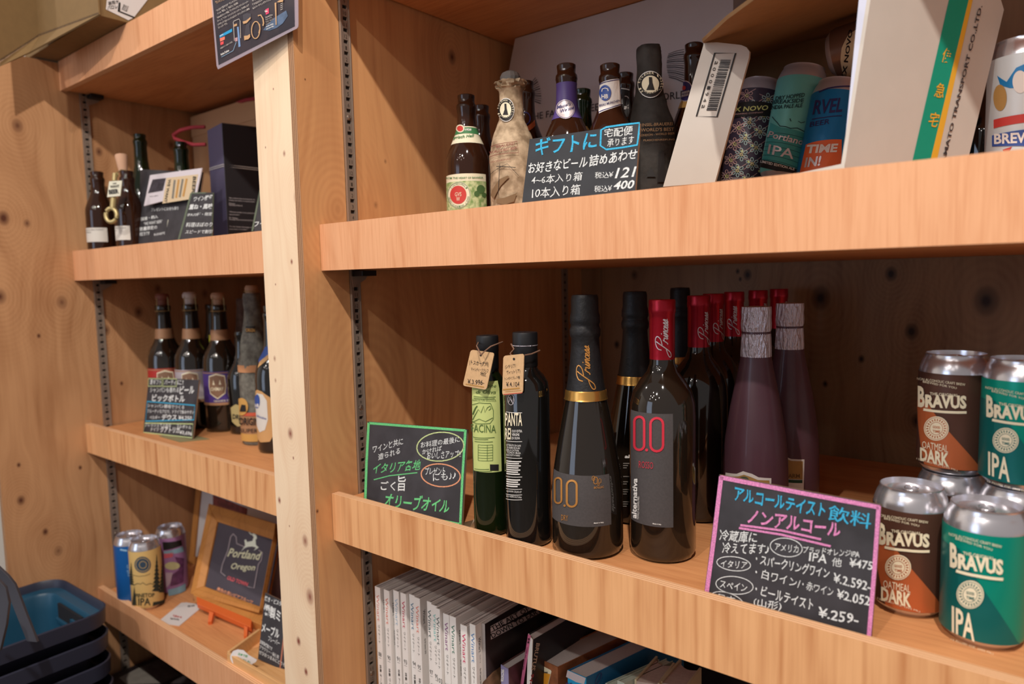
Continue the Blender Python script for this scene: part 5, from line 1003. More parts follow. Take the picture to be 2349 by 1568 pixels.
# kraft gift bag behind it with red rope handles
a = ony((437, 268), .95); zt = .432; M_bag = mat('kraft_bag', 0xd9ac7f, .75); M_rope = mat('red_rope', 0xb8414b, .75, bump=.6, nscale=300)
t = thing('gift_bag', 'kraft paper gift bag with red rope handles standing behind the dark box', 'bag', (-1.70, .96, ZM)); mb = MB(); mb.box(-1.817, -1.46, .945, 1.09, ZM + .0005, zt); mb.build('bag_body', M_bag, t, bevel=.001)
mb = MB(); mb.box(-1.8175, -1.459, .943, .945, zt - .05, zt + .0005); mb.build('folded_rim', M_bag, t)
for pts, nm in (([((470, 291), 1.60), ((440, 292), 1.60), ((415, 298), 1.62), ((398, 309), 1.66), ((402, 318), 1.66), ((425, 327), 1.62), ((445, 332), 1.60), ((472, 331), 1.60)], 'rope_handle'), ([((530, 250), 1.72), ((545, 236), 1.70), ((565, 229), 1.66), ((590, 226), 1.64)], 'rope_handle')):
    P3 = [atd(p, e_) for p, e_ in pts]; fine = []
    for i in range(len(P3) - 1):
        for k in range(4): fine.append(P3[i].lerp(P3[i + 1], k / 4))
    mb = MB(); mb.tube(fine + [P3[-1]], .0042, 8); mb.build(nm, M_rope, t, smooth=60)
th, pl, d, c = sign('slim chalk sign edge leaning between the dark gift box and the post', [(598, 430), (640, 436), (636, 560), (578, 560)], (.705, .70), .735, 'handwritten chalk signs', edge=_m['grey_green_frame']); d.line([(598, 432), (579, 530)], 4, _m['grey_green_frame'], 'frame_edge'); d.text('ワイン', (581, 520), (625, 515), 12, Wc, .02); d.build()

# ================================================================== LEFT BAY, bottle shelf
CH = [(.036, 0), (.0405, .004), (.0415, .010), (.0415, .150), (.0400, .165), (.0345, .180), (.0265, .193), (.0215, .205), (.0185, .222), (.0165, .250), (.0158, .268), (.0172, .272), (.0176, .280), (.0160, .284)]
S = lambda x, y: (150 + x / 3.136, 560 + y / 3.136)
M_gcol = mat('copper_neck_foil', 0xb58a68, .5, .3); M_ccap = mat('cork_cap_tan', 0xb48f72, .6)
def corked(p, dd, label, lab_c, cap_c, sh, band=None):
    q = atd(p, dd); h = q.z + .33; q.z = -.33; k = h / .312; pr = [(r_, z_ * k) for r_, z_ in CH]
    t, s = bottle('corked_bottle', label, q, pr, G_wine, 'corked big beer bottles')
    ring('neck_foil', q, [(.0215, .205 * k), (.0208, .213 * k), (.0195, .228 * k), (.0190, .2285 * k)], M_gcol, t); ring('cork_cap', q, [(.0105, .283 * k), (.0105, .296 * k), (.0150, .298 * k), (.0155, .306 * k), (.012, .311 * k), (.001, .312 * k)], cap_c, t)
    mb = MB(); c = cen(q)
    mb.tube([q + V((.0178 * math.cos(a), .0178 * math.sin(a), .270 * k)) for a in [2 * PI * i / 16 for i in range(16)]], .0008, 5, True)
    for i in range(4):
        a = c + PI / 4 + i * PI / 2; mb.tube([q + V((.0178 * math.cos(a), .0178 * math.sin(a), .270 * k)), q + V((.0165 * math.cos(a), .0165 * math.sin(a), .300 * k)), q + V((.011 * math.cos(a), .011 * math.sin(a), .3115 * k))], .0007, 5)
    mb.build('wire_hood', M_brass, t); d = Decal(s, t, .0004); c = cen(q)
    d.uvpatch(c - 1.35, c + 1.35, .062 * k, .137 * k, lab_c, 'label', 1, 18); d.uvpatch(c - 1.35, c + 1.35, .062 * k, .068 * k, M_gcol, 'label_rim', 2, 18); d.uvpatch(c - 1.35, c + 1.35, .133 * k, .135 * k, M_gcol, 'label_rim', 2, 18)
    e = [(-.42, .128), (0, .133), (.42, .128), (.46, .105), (.40, .088), (0, .076), (-.40, .088), (-.46, .105)]
    for sc, m_, lf in ((1, M_lcream, 3), (.9, mat('crest_brown', 0x8a6a55, .5), 4)): d.mesh('crest', m_, [V((c + sh + u * sc, (.104 + (v - .104) * sc) * k, 0)) for u, v in e], [(0, 1, 7), (1, 2, 3), (1, 3, 7), (3, 4, 6), (3, 6, 7), (4, 5, 6)], lf)
    d.uvtext('CHIMAY', c + sh - .33, .095 * k, c + sh + .33, .008, M_lcream, .02, lift=5); d.uvtext('GRANDE RESERVE', c - .5, .070 * k, c + .7, .004, M_lcream, .01, lift=5)
    for u in (-.16, .16): d.mesh('crest', M_lcream, [V((c + sh + u - .06, .108 * k, 0)), V((c + sh + u + .06, .108 * k, 0)), V((c + sh + u, .120 * k, 0))], [(0, 1, 2)], 5)
    d.build(); return t
corked((371, 672), 1.70, 'corked beer bottle with red label behind the small crowded chalk sign', mat('red_label', 0xb0302a, .5), mat('brown_red_cap', 0x7d4a3c, .6), -.1)
corked((434, 669), 1.655, 'corked beer bottle with white label and pale cork cap, middle of three', mat('lilac_white_label', 0xb5abb3, .5), mat('white_cap', 0xc6bdb8, .6), -.25)
corked((499, 670), 1.615, 'corked beer bottle with violet label, right of the three', mat('violet_label', 0x4f3a86, .5), M_ccap, -.3)
q = atd((486, 690), 1.80); q.z = -.33; t, s = bottle('wine_bottle', 'dark bottle with a yellow swing tag standing behind the violet label bottle', q, CH, G_wine, 'back row bottles'); mb = MB(); p = atd(S(1040, 688), 1.66); mb.slab([p + V(v) for v in [(-.004, 0, -.012), (.004, 0, -.012), (.005, 0, .010), (-.004, 0, .012)]], .001); mb.build('swing_tag', mat('yellow_tag', 0xd3cf3e, .6), t)
q = atd((540, 690), 1.62); q.z = -.33; q = onz((557, 992), -.33) + V((-.004, .012, 0)); t, s = bottle('beer_bottle', 'dark round-shouldered bottle with oval cream label half hidden by the wrapped bottle', q, [(r_ * .86, z_ * .8) for r_, z_ in CH], G_black, 'back row bottles'); d = Decal(s, t, .0005); d.poly([S(1190, 1175), S(1225, 1150), S(1260, 1160), S(1290, 1200), S(1290, 1300), S(1240, 1310), S(1200, 1275)], mat('olive_cream_label', 0xb0a06c, .6), 'label'); d.text('DRIE', S(1205, 1255), S(1275, 1262), 11, M_ink, .03, lift=2); d.build()
for p, dd, lab, R, w_ in [((556, 684), 1.75, 'slim paper-wrapped bottle seen behind the grey wrapped bottle', .030, mat('brown_grey_wrap', 0x7f6a60, .8, noise=.4, nscale=60)), ((577, 672), 1.47, 'tall bottle wrapped in grey illustrated paper with orange base print', .0335, mat('grey_illustrated_wrap', 0x7c7a70, .8, noise=.5, nscale=70, c2=0x5a5650, bump=.5))]:
    q = atd(p, dd); h = q.z + .33; q.z = -.33; th = thing('wrapped_beer_bottle', lab, 'bottle', q, 'paper-wrapped beer bottles'); mb = MB(); pr = [(R * .92, 0), (R, .004), (R, .55 * h), (R * .85, .64 * h), (R * .62, .74 * h), (R * .55, .80 * h), (R * .52, .97 * h), (R * .45, h)]
    zz = []
    for (r0, z0), (r1, z1) in zip(pr, pr[1:]):
        for k in range(4): zz.append((r0 + (r1 - r0) * k / 4, z0 + (z1 - z0) * k / 4))
    zz.append(pr[-1]); vs = []
    for r_, z_ in zz:
        for i in range(28): a = 2 * PI * i / 28; am = .01 if z_ < .5 * h else .10; g = 1 + am * math.sin(4 * a + z_ * 70); vs.append(q + V((r_ * g * math.cos(a), r_ * g * math.sin(a), z_)))
    mb.add(vs, [(j * 28 + i, j * 28 + (i + 1) % 28, (j + 1) * 28 + (i + 1) % 28, (j + 1) * 28 + i) for j in range(len(zz) - 1) for i in range(28)] + [list(range(27, -1, -1)), [(len(zz) - 1) * 28 + i for i in range(28)]]); mb.build('paper_wrap', w_, th, smooth=40)
s = Round(q, [(r_ + .001, z_) for r_, z_ in pr]); d = Decal(s, th, .0012); S7 = lambda x, y: (520 + x / 3.733, 640 + y / 3.733)
d.poly([S7(165, 400), S7(245, 403), S7(243, 460), S7(168, 455)], M_ink, 'print'); d.text('ORIGN', S7(170, 450), S7(240, 452), 8, M_ochre, .02, lift=2)
bandpx(d, s, S7(118, 800), S7(258, 800), S7(190, 738), S7(190, 800), mat('orange_tan_print', 0xc28a60, .7), 'print', 1, .3); bandpx(d, s, S7(118, 1150), S7(258, 1150), S7(190, 1142), S7(190, 1172), mat('orange_red_print', 0xc8583c, .7), 'print', 1, .3); bandpx(d, s, S7(128, 1350), S7(268, 1350), S7(195, 1325), S7(195, 1390), mat('yellow_tan_print', 0xc99a52, .7), 'print', 1, .3)
bandpx(d, s, S7(128, 1250), S7(262, 1250), S7(195, 1175), S7(195, 1325), mat('brown_band_print', 0xa87c58, .7), 'print', 1, .3); d.text('ORIGINAL', S7(120, 1245), S7(330, 1250), 17, M_ink, .02, lift=3); d.text('SUPER', S7(130, 1310), S7(265, 1310), 9, M_ink, .0, lift=3); d.oval(S7(135, 1090), 14, 20, 1, mat('yellow_tan_print', 0), 'print', fill=True, lift=2); d.poly([S7(125, 1130), S7(140, 1070), S7(170, 1075), S7(175, 1130)], M_ink, 'print', 3); d.build()
mb = MB(); mb.lathe([(.012, 0), (.0135, .012), (.011, .018), (.001, .018)], q + V((0, 0, h - .002)), 14, None, True); mb.build('cork_cap', M_ccap, th, smooth=40); mb = MB(); mb.tube([q + V((.014 * math.cos(a), .014 * math.sin(a), h + .004)) for a in [2 * PI * i / 12 for i in range(12)]], .0009, 5, True); mb.build('wire_hood', M_brass, th)
q, h = place((619, 700), 1.40, -.33); pr = beer_prof(h, .036, .50 * h, .78 * h); th = thing('beer_bottle', 'brown bottle with cream and blue oval label cut by the pale post', 'bottle', q, 'back row bottles'); mb = MB(); mb.lathe(pr, q, 40, None, True, False); mb.build('glass_body', G_black, th, smooth=50); s = Round(q, pr); d = Decal(s, th, .0005)
d.poly([S7(262, 945), S7(300, 960), S7(370, 1010), S7(420, 1100), S7(420, 1300), S7(370, 1390), S7(290, 1395), S7(262, 1340), S7(245, 1100), S7(248, 960)], M_gl if 0 else mat('gold_tan_label', 0xc99c66, .5), 'label', 1); d.poly([S7(262, 975), S7(310, 985), S7(345, 1040), S7(355, 1200), S7(330, 1290), S7(285, 1310), S7(262, 1250), S7(252, 1100)], mat('pale_inner_label', 0xd6d3cc, .5), 'label_print', 2)
d.oval(S7(266, 1045), 6, 16, 1, _m['label_blue'], 'emblem', fill=True, lift=3); d.text('HB', S7(252, 1095), S7(282, 1095), 8, M_white, .03, lift=4); d.text('Weissbier', S7(262, 1180), S7(345, 1205), 6, _m['label_blue'], .0, lift=3)
d.poly([S7(275, 690), S7(330, 580), S7(360, 570), S7(360, 640), S7(280, 720)], _m['label_blue'], 'neck_label', 1); d.poly([S7(268, 760), S7(285, 705), S7(360, 640), S7(360, 680)], _m['gold_tan_label'], 'neck_label', 2); d.build()

# ================================================================== LEFT BAY, lowest shelf
ZB = -.725
S = lambda x, y: (230 + x / 5.6, 1180 + y / 5.6)
M_canb = mat('plain_blue_print', 0x1c5fa8, .4, .15); M_ipa = mat('sand_print', 0xd9b674, .5); M_pur = mat('mixed_print', 0x9a6f9c, .45); M_pine = mat('pine_ink', 0x2c3028, .7)
g3 = 'tall cans on the lowest shelf'
q = onz((356, 1372), ZB); q = onz(S(620, 1165), ZB)
t, s = can('beer_can', 'sand-coloured can with dark pine trees, frontmost of three on the lowest shelf', q, .157, M_ipa, g3, None, True); d = Decal(s, t, .0004)
d.oval(S(545, 640), 18.5, 18.5, 1, mat('slate_blue_emblem', 0x33475a, .5), 'emblem', fill=True, lift=2); d.oval(S(545, 640), 15, 15, 1, M_ipa, 'emblem', lift=3); d.oval(S(548, 640), 8, 8, 1, M_ipa, 'emblem', lift=3)
def pine(cx0, y0, y1, w):
    n = 9; L_ = []; R_ = []
    for i in range(n): y = y0 + (y1 - y0) * i / n; yy = y + (y1 - y0) / n * .9; ww = w * (i + 1) / n; L_ += [(cx0 - ww * .35, y), (cx0 - ww, yy)]; R_ += [(cx0 + ww * .35, y), (cx0 + ww, yy)]
    d.poly([S(*p) for p in [(cx0, y0 - 20)] + R_ + L_[::-1]], M_pine, 'tree_print', 2)
pine(722, 520, 985, 62); pine(795, 600, 1000, 50); pine(400, 620, 900, 40); pine(440, 930, 1160, 40)
d.line([S(430, 905), S(480, 880), S(520, 890), S(545, 868), S(590, 900), S(640, 880), S(690, 895)], 1.2, M_pine, 'mountain_print'); d.line([S(420, 770), S(500, 790), S(580, 780), S(640, 755)], .8, M_pine, 'mountain_print'); d.poly([S(670, 1170), S(680, 1120), S(750, 1110), S(830, 1080), S(840, 1120), S(760, 1150)], M_pine, 'mountain_print')
d.text('PINETOP', S(452, 1065), S(695, 1055), 9.5, M_pine, .02); d.text('IPA', S(490, 1165), S(645, 1160), 17, M_pine, .02); d.build()
q = onz(S(430, 1085), ZB); q.x = max(q.x, XL + .036)
t, s = can('beer_can', 'plain bright blue can half hidden behind the sand-coloured can', q + V((.0, .0, 0)), .157, M_canb, g3, None, True); d = Decal(s, t, .0004); d.line([S(258, 445), S(345, 460)], 4, mat('light_blue_ink', 0x8db8d8, .6), 'print'); d.text('craft ale', S(375, 790), S(360, 640), 5, _m['light_blue_ink'], 0, up=(-1, 0)); d.build()
q = onz(S(945, 965), ZB)
t, s = can('beer_can', 'pastel blue and purple can with cartoon-like print right of the sand can', q, .157, M_pur, g3, None, True); t['label'] = 'pastel blue and purple can right of the sand-coloured can'
d = Decal(s, t, .0004); M_pb = mat('pastel_blue', 0x7fa3b5, .5); M_pk2 = mat('coral_pink', 0xc45c6c, .5); M_plum = mat('plum', 0x6d3f66, .5, noise=.4, nscale=90)
d.poly([S(800, 350), S(1040, 320), S(1050, 390), S(810, 455)], M_ink, 'band'); d.poly([S(815, 470), S(1060, 400), S(1075, 470), S(820, 500)], M_pb, 'print'); d.poly([S(820, 500), S(940, 480), S(930, 540), S(820, 560)], M_pk2, 'print')
d.poly([S(960, 540), S(1075, 560), S(1070, 860), S(900, 920), S(880, 800), S(1010, 700)], M_plum, 'print'); d.oval(S(925, 655), 17, 9, 1, mat('olive_cream', 0xb9b285, .5), 'print', fill=True, lift=2); d.poly([S(870, 960), S(1090, 880), S(1095, 970), S(880, 1040)], M_pb, 'print', 2); d.poly([S(840, 740), S(930, 740), S(900, 880), S(850, 940)], mat('pale_mauve', 0xb19aa8, .5), 'print', 2); d.build()
# flat printed card (no code on it)
c = [onz(p, ZB + .001) for p in [S(725, 1385), S(1015, 1425), S(1285, 1200), S(1110, 1125)]]; M_cardw = mat('glossy_card', 0xdcd8d8, .35)
mb = MB(); mb.slab([c[0], c[1], c[2], onz(S(1270, 1150), ZB + .001), c[3], onz(S(1040, 1130), ZB + .001)], .0009, V((0, 0, 1))); t = thing('leaflet', 'small white card lying flat in front of the orange easel', 'card', c[0]); mb.build('card', M_cardw, t)
d = Decal(Plane((0, 0, ZB + .001), (0, 0, 1)), t, .0003); d.text('BEER SHOP', S(1125, 1190), S(1215, 1180), 4, M_pen if 0 else M_ink, .01); d.text('Follow us', S(935, 1310), S(1045, 1330), 5, M_lred, .02); d.text('beer & wine', S(900, 1345), S(1010, 1360), 5, M_ink, .01); d.build()
# orange easel and framed chalk picture
S = lambda x, y: (400 + x / 3.35, 1100 + y / 3.35)
M_fr = wood('frame_wood', 0xc88a4a, 0x9a6434, 'z', 'x', 80, .4, rough=.45); M_es = mat('orange_easel', 0xd9682f, .5); M_slate = mat('slate_violet_board', 0x4a4550, .6, noise=.1, nscale=20)
pf = Plane.three(ony(S(165, 880), .755), ony(S(700, 1080), .785), ony(S(300, 215), .85))
t = thing('picture_frame', 'wood-framed chalk picture of a deer reading Portland Oregon on an easel', 'picture', pf.hit(S(400, 960)))
outer = [S(288, 190), S(800, 345), S(672, 1030), S(148, 880)]; inner = [S(340, 325), S(790, 470), S(690, 985), S(238, 820)]
fo = [pf.hit(p) + pf.n * .010 for p in outer]; fi = [pf.hit(p) + pf.n * .004 for p in inner]
mb = MB()
for i in range(4):
    j = (i + 1) % 4; a, b_, c_, e_ = fo[i], fo[j], fi[j], fi[i]; m1 = a.lerp(e_, .55) + pf.n * .005; m2 = b_.lerp(c_, .55) + pf.n * .005; k = -pf.n * .016
    mb.hexa([a + k, b_ + k, m2 + k, m1 + k, a, b_, m2, m1]); mb.hexa([m1 + k, m2 + k, c_ + k, e_ + k, m1, m2, c_, e_])
mb.build('frame', M_fr, t, bevel=.0012); mb = MB(); mb.slab([pf.hit(p) for p in [S(330, 310), S(800, 460), S(695, 1000), S(230, 828)]], .003, pf.n); mb.build('chalk_panel', M_slate, t)
d = Decal(pf, t, .0006); M_cc = mat('chalk_cream', 0xd9d9b8, .8); M_thin = mat('chalk_thin', 0xa59aa0, .8)
d.line([S(*p) for p in [(455, 415), (435, 440), (415, 540), (372, 650), (360, 710), (395, 740)]], 2, M_thin, 'outline'); d.line([S(*p) for p in [(455, 415), (478, 440), (482, 490), (540, 515)]], 2, M_thin, 'outline'); d.line([S(*p) for p in [(650, 540), (680, 560), (670, 620), (648, 650), (615, 832), (565, 820)]], 2, M_thin, 'outline')
deer = [(512, 552), (545, 505), (540, 462), (552, 458), (560, 478), (600, 470), (612, 440), (600, 425), (615, 410), (632, 430), (635, 450), (625, 462), (628, 500), (650, 520), (610, 545), (630, 520), (600, 512), (565, 515), (540, 525)]
d.poly([S(*p) for p in deer], mat('chalk_pale', 0xdfe6d6, .8), 'deer'); d.line([S(575, 398), S(592, 420), S(612, 418)], 2, _m['chalk_pale'], 'deer'); d.line([S(600, 395), S(610, 418), S(628, 398)], 2, _m['chalk_pale'], 'deer')
d.text('Portland', S(408, 590), S(650, 618), 20, M_cc, .02, slant=.3); d.text('Oregon', S(425, 700), S(612, 712), 19, M_cc, .02, slant=.3); d.text('OLD TOWN', S(405, 765), S(562, 820), 9, mat('chalk_coral', 0xd9666f, .8), .04); d.text('景色の良いビアフルーツ', S(325, 850), S(600, 955), 9, chalk(0xe9a07a), .03); d.build()
te = thing('easel', 'small orange wooden easel carrying the framed chalk picture', 'easel', onz(S(420, 1150), ZB))
pe = Plane.three(ony(S(165, 900), .742), ony(S(680, 1110), .772), ony(S(165, 860), .752))
def bar(nm, pts, m, th_): mb = MB(); mb.slab([pe.hit(p) for p in pts], th_, pe.n); mb.build(nm, m, te, bevel=.001)
bar('ledge', [S(232, 815), S(690, 985), S(672, 1115), S(143, 882), S(160, 865)], M_fr, .02); bar('cross_bar', [S(170, 895), S(595, 1070), S(588, 1133), S(172, 950)], M_es, .012)
for a, b_, c_, e_ in ((S(268, 1010), S(300, 1020), S(285, 1088), S(257, 1092)), (S(535, 1120), S(562, 1130), S(558, 1200), S(533, 1200))):
    mb = MB(); P4 = [pe.hit(a), pe.hit(b_), onz(c_, ZB + .007), onz(e_, ZB + .007)]; mb.slab(P4, .008, pe.n); mb.build('leg', M_es, te)
mb = MB(); b0 = onz(S(640, 1150), ZB); mb.hexa([b0 + V(v) for v in [(-.03, .00, 0), (.012, .01, 0), (.012, .02, 0), (-.03, .01, 0), (-.03, -.005, .022), (.012, .005, .022), (.012, .015, .022), (-.03, .005, .022)]]); mb.build('rear_block', mat('dark_red_wood', 0x7a2c20, .6), te)
# wood-framed white board leaning at the back
S9 = lambda x, y: (x / 3.027, 1050 + y / 3.027)
P0, P1 = V((-1.811, .866, ZB + .0012)), V((-1.44, .945, ZB + .0012)); up_ = V((.008, .045, .30)); ub = up_.normalized(); ur = (P1 - P0).normalized(); pw = Plane.three(P0, P1, P0 + up_)
t = thing('white_board', 'white panel in a brown wooden frame leaning at the back of the lowest shelf', 'board', (P0 + P1) / 2)
mb = MB(); mb.slab([P0 + ub * .02, P1 + ub * .02, P1 + ub * .29, P0 + ub * .29], .003, pw.n); mb.build('white_panel', mat('white_panel', 0xd9d5d3, .5), t)
mb = MB(); mb.slab([P0 + pw.n * .005 , P0 + ur * .018 + pw.n * .005, P0 + ur * .018 + ub * .295 + pw.n * .005, P0 + ub * .295 + pw.n * .005], .012, pw.n); mb.build('frame_side', M_fr, t, bevel=.001); mb = MB(); mb.slab([P0 + ur * .018 + pw.n * .005, P1 + pw.n * .005, P1 + ub * .020 + pw.n * .005, P0 + ur * .018 + ub * .020 + pw.n * .005], .012, pw.n); mb.build('frame_bottom', M_fr, t, bevel=.001)
dd_ = Decal(pw, t, .0008); dd_.poly([S9(1480, 255), S9(1600, 300), S9(1720, 350), S9(1715, 395), S9(1480, 340)], mat('brown_red_print', 0x8a4338, .6, noise=.5, nscale=60), 'print'); dd_.build()
# pale blue bottle edge behind the nut sign
q = onz((652, 1400), ZB) + V((.0, .10, 0)); q = ony((656, 1400), .90); q.z = ZB; t, s = bottle('white_bottle', 'pale lilac bottle whose edge shows between the picture frame and the post', q, [(.028, 0), (.030, .003), (.030, .12), (.026, .14), (.014, .16), (.013, .18)], mat('pale_lilac_plastic', 0xbdb6d2, .4), None)
# wooden tray, sticker and tall sign
S = lambda x, y: (400 + x / 3.35, 1100 + y / 3.35)
M_tray = wood('tray_wood', 0xe0b07a, 0xc48c52, 'x', 'y', 70, .3, rough=.45); zt = ZB + .030
A, Bq, Cq, Dq = onz(S(425, 1320), zt), onz(S(665, 1145), zt), onz(S(900, 1590), zt), onz(S(1180, 1400), zt)
t = thing('wooden_tray', 'pale wooden tray with a handle hole holding small chalk signs', 'tray', V((A.x, A.y, ZB)), None)
def wall_(p, q_, hole=False):
    e = (q_ - p).normalized(); n_ = V((-e.y, e.x, 0)) * .006; mb = MB(); dz = V((0, 0, -(zt - ZB) + .0005)); mb.hexa([p + dz, q_ + dz, q_ + dz + n_, p + dz + n_, p, q_, q_ + n_, p + n_]); return mb
wall_(A, Bq).build('tray_side', M_tray, t, bevel=.001); wall_(Cq, A).build('tray_side', M_tray, t, bevel=.001); wall_(Bq, Dq).build('tray_side', M_tray, t, bevel=.001)
mb = MB(); mb.slab([V((p.x, p.y, ZB + .004)) for p in (A, Cq, Dq, Bq)], .0035, V((0, 0, 1))); mb.build('tray_floor', M_tray, t)
hp = onz(S(620, 1270), ZB + .0045); mb = MB(); mb.lathe([(.012, 0), (.012, .0006), (.001, .0006)], hp, 20, None, True); mb.build('handle_hole', mat('light_hole', 0xf0b880, .6), t)
dA = A.dot(FW) - .014; ps = Plane.three(atd(S(430, 1330), dA), atd(S(632, 1385), dA - .01), atd(S(470, 1425), dA - .004)); st_ = [S(430, 1350), S(450, 1315), S(485, 1302), S(530, 1308), S(570, 1345), S(635, 1382), S(625, 1400), S(580, 1425), S(530, 1444), S(480, 1432), S(445, 1405), S(430, 1375)]
t2 = thing('sticker', 'white sticker with green lettering stuck on the tray corner', 'sticker', ps.hit(S(530, 1440))); mb = MB(); mb.slab([ps.hit(p) for p in st_], .0006, ps.n); mb.build('paper', M_cardw, t2); d = Decal(ps, t2, .0003); M_gr2 = mat('green_ink_bright', 0x3f9d5c, .6); d.text('日本で初', S(490, 1345), S(560, 1365), 6, M_gr2, .02); d.text('醸造しました!', S(465, 1378), S(580, 1412), 7, M_gr2, .02); d.build()
S = lambda x, y: (560 + x / 4.04, 1180 + y / 4.04)
th, pl, d, c = sign('tall narrow black chalk sign for smoked nuts beside the post base', [S(195, 722), S(400, 820), S(420, 1500), S(128, 1335)], (.700, .715), .735, 'handwritten chalk signs')
d.text('焼き・ピスタチオ', S(190, 795), S(400, 870), 12, Wc, .02); d.text('燻製ミックス', S(178, 925), S(500, 1075), 27, Wc, .03); d.text('メープル', S(160, 1080), S(322, 1150), 22, Wc, .03); d.text('フレーバー', S(222, 1165), S(328, 1215), 12, Wc, .01)
for k, tx in enumerate(['自家製燻製です', 'ブラウリー・桜使用', 'ぜひおつまみにどうぞ']): d.text(tx, S(148 - k * 5, 1190 + k * 48), S(260 + k * 60, 1262 + k * 75), 9, Wc, .01)
d.line([S(372, 1110), S(330, 1455)], 3, mat('copper_stick', 0xb5745c, .6), 'stick'); d.build()

# ================================================================== below the lowest left shelf
S = lambda x, y: (220 + x / 9.035, 1440 + y / 9.035); z = -.93
mb = MB(); mb.box(-1.818, -.995, .60, YB - .002, z - .04, z - .022); o = mb.build('base_board', M_bkc); recenter(o, (-1.4, .9, z - .04)); tag(o, 'dark base board under the lowest shelf of the left bay', 'board')
P6 = [onz(S(*p), z) for p in [(200, 1010), (1330, 560), (1990, 980), (1990, 1700), (700, 1700)]]; t = thing('black_box', 'black flat box with grey printed lid under the lowest shelf', 'box', V((P6[0].x, P6[0].y, z - .0215))); mb = MB(); mb.slab(P6, .0214, V((0, 0, 1))); mb.build('box_body', M_bkc, t)
dd_ = Decal(Plane((0, 0, z), (0, 0, 1)), t, .0005); dd_.poly([S(480, 1030), S(940, 800), S(1340, 1150), S(640, 1170)], mat('pale_print', 0x9a958d, .6, noise=.15, nscale=40), 'lid_print'); dd_.poly([S(945, 800), S(1330, 640), S(1740, 975), S(1360, 1150)], mat('grey_print_dark', 0x6a6263, .6, noise=.3, nscale=50), 'lid_print'); dd_.poly([S(1500, 1150), S(1830, 985), S(2040, 1150)], _m['grey_print_dark'], 'lid_print'); dd_.build()

# ================================================================== SHOPPING BASKETS
M_bask = mat('navy_basket_plastic', 0x2b2f40, .42, spec=.5); M_baskin = mat('teal_blue_basket_plastic', 0x1f4a63, .38, spec=.5); M_hand = mat('grey_basket_handle', 0x4b4c55, .45)
def rrect(cx0, cy0, hx, hy, r, z_, n=5, rot=0):
    pts = []; cr_, sr_ = math.cos(rot), math.sin(rot)
    for sx_, sy_, a0 in ((1, 1, 0), (-1, 1, PI / 2), (-1, -1, PI), (1, -1, 3 * PI / 2)):
        for i in range(n + 1): a = a0 + PI / 2 * i / n; x = sx_ * (hx - r) + r * math.cos(a); y = sy_ * (hy - r) + r * math.sin(a); pts.append(V((cx0 + x * cr_ - y * sr_, cy0 + x * sr_ + y * cr_, z_)))
    return pts
def loft(mb, loops, cap=False):
    n = len(loops[0]); vs = [p for l in loops for p in l]; fs = [(j * n + i, j * n + (i + 1) % n, (j + 1) * n + (i + 1) % n, (j + 1) * n + i) for j in range(len(loops) - 1) for i in range(n)]
    if cap: fs.append([(len(loops) - 1) * n + i for i in range(n)])
    mb.add(vs, fs)
zr = -.655; pA, pB, pC = onz((120, 1331), zr), onz((232, 1397), zr), onz((0, 1503), zr)
dirx = V((pB.x - pA.x, pB.y - pA.y, 0)).normalized(); rot = math.atan2(dirx.y, dirx.x); HX, HY = .140, .215
ctr = pB + V((-dirx.x * (HX - .012) + dirx.y * 0, 0, 0)); ctr = V((pB.x, pB.y, 0)) - dirx * (HX - .012) + V((dirx.y, -dirx.x, 0)) * (HY - .018)
for k in range(4):
    zk = zr - .052 * k; dx_ = .004 * k; t = thing('shopping_basket', ['top navy shopping basket of the stack, teal inside with grey handles up', 'second navy shopping basket from the top of the stack', 'third navy shopping basket from the top of the stack', 'lowest visible navy shopping basket of the stack'][k], 'basket', V((ctr.x, ctr.y, zk - .20)), 'stacked shopping baskets')
    cx0, cy0 = ctr.x + dx_, ctr.y; R_ = lambda hx, hy, r, z_: rrect(cx0, cy0, hx, hy, r, zk + z_, 6, rot)
    mb = MB(); loft(mb, [R_(HX - .022, HY - .022, .038, -.030), R_(HX, HY, .048, -.032), R_(HX + .002, HY + .002, .05, -.002), R_(HX - .001, HY - .001, .047, 0), R_(HX - .004, HY - .004, .045, -.006), R_(HX - .006, HY - .006, .044, -.018)]); mb.build('rim', M_bask, t, smooth=50)
    if k == 0:
        mb = MB(); loft(mb, [R_(HX - .006, HY - .006, .044, -.0175), R_(HX - .024, HY - .024, .034, -.020), R_(HX - .027, HY - .027, .033, -.026), R_(HX - .030, HY - .030, .032, -.060), R_(HX - .048, HY - .048, .030, -.195)], True); mb.build('inner_wall', M_baskin, t, smooth=50)
    mb = MB(); loft(mb, [R_(HX - .020, HY - .020, .036, -.028), R_(HX - .026, HY - .026, .034, -.034), R_(HX - .045, HY - .045, .03, -.20)], True); mb.build('outer_wall', M_bask, t, smooth=50)
    if k == 0:
        lx = V((math.cos(rot), math.sin(rot), 0)); ly = V((-math.sin(rot), math.cos(rot), 0)); c0 = V((cx0, cy0, zk))
        def bx(u0, u1, v0, v1, w0, w1): return [c0 + lx * u + ly * v + V((0, 0, w)) for w in (w0, w1) for u, v in ((u0, v0), (u1, v0), (u1, v1), (u0, v1))]
        mb = MB(); mb.hexa(bx(-.055, .065, HY - .0335, HY - .0285, -.062, -.030)); mb.build('handle_slot', mat('slot_shadow', 0x15161c, .8), t)
        mb = MB(); mb.hexa(bx(-.060, .070, HY - .038, HY - .030, -.070, -.062)); mb.hexa(bx(.015, .045, HY - .037, HY - .031, -.050, -.044)); mb.hexa(bx(.015, .020, HY - .037, HY - .031, -.062, -.044)); mb.hexa(bx(.040, .045, HY - .037, HY - .031, -.062, -.044)); mb.build('slot_bar', M_baskin, t, bevel=.0008)
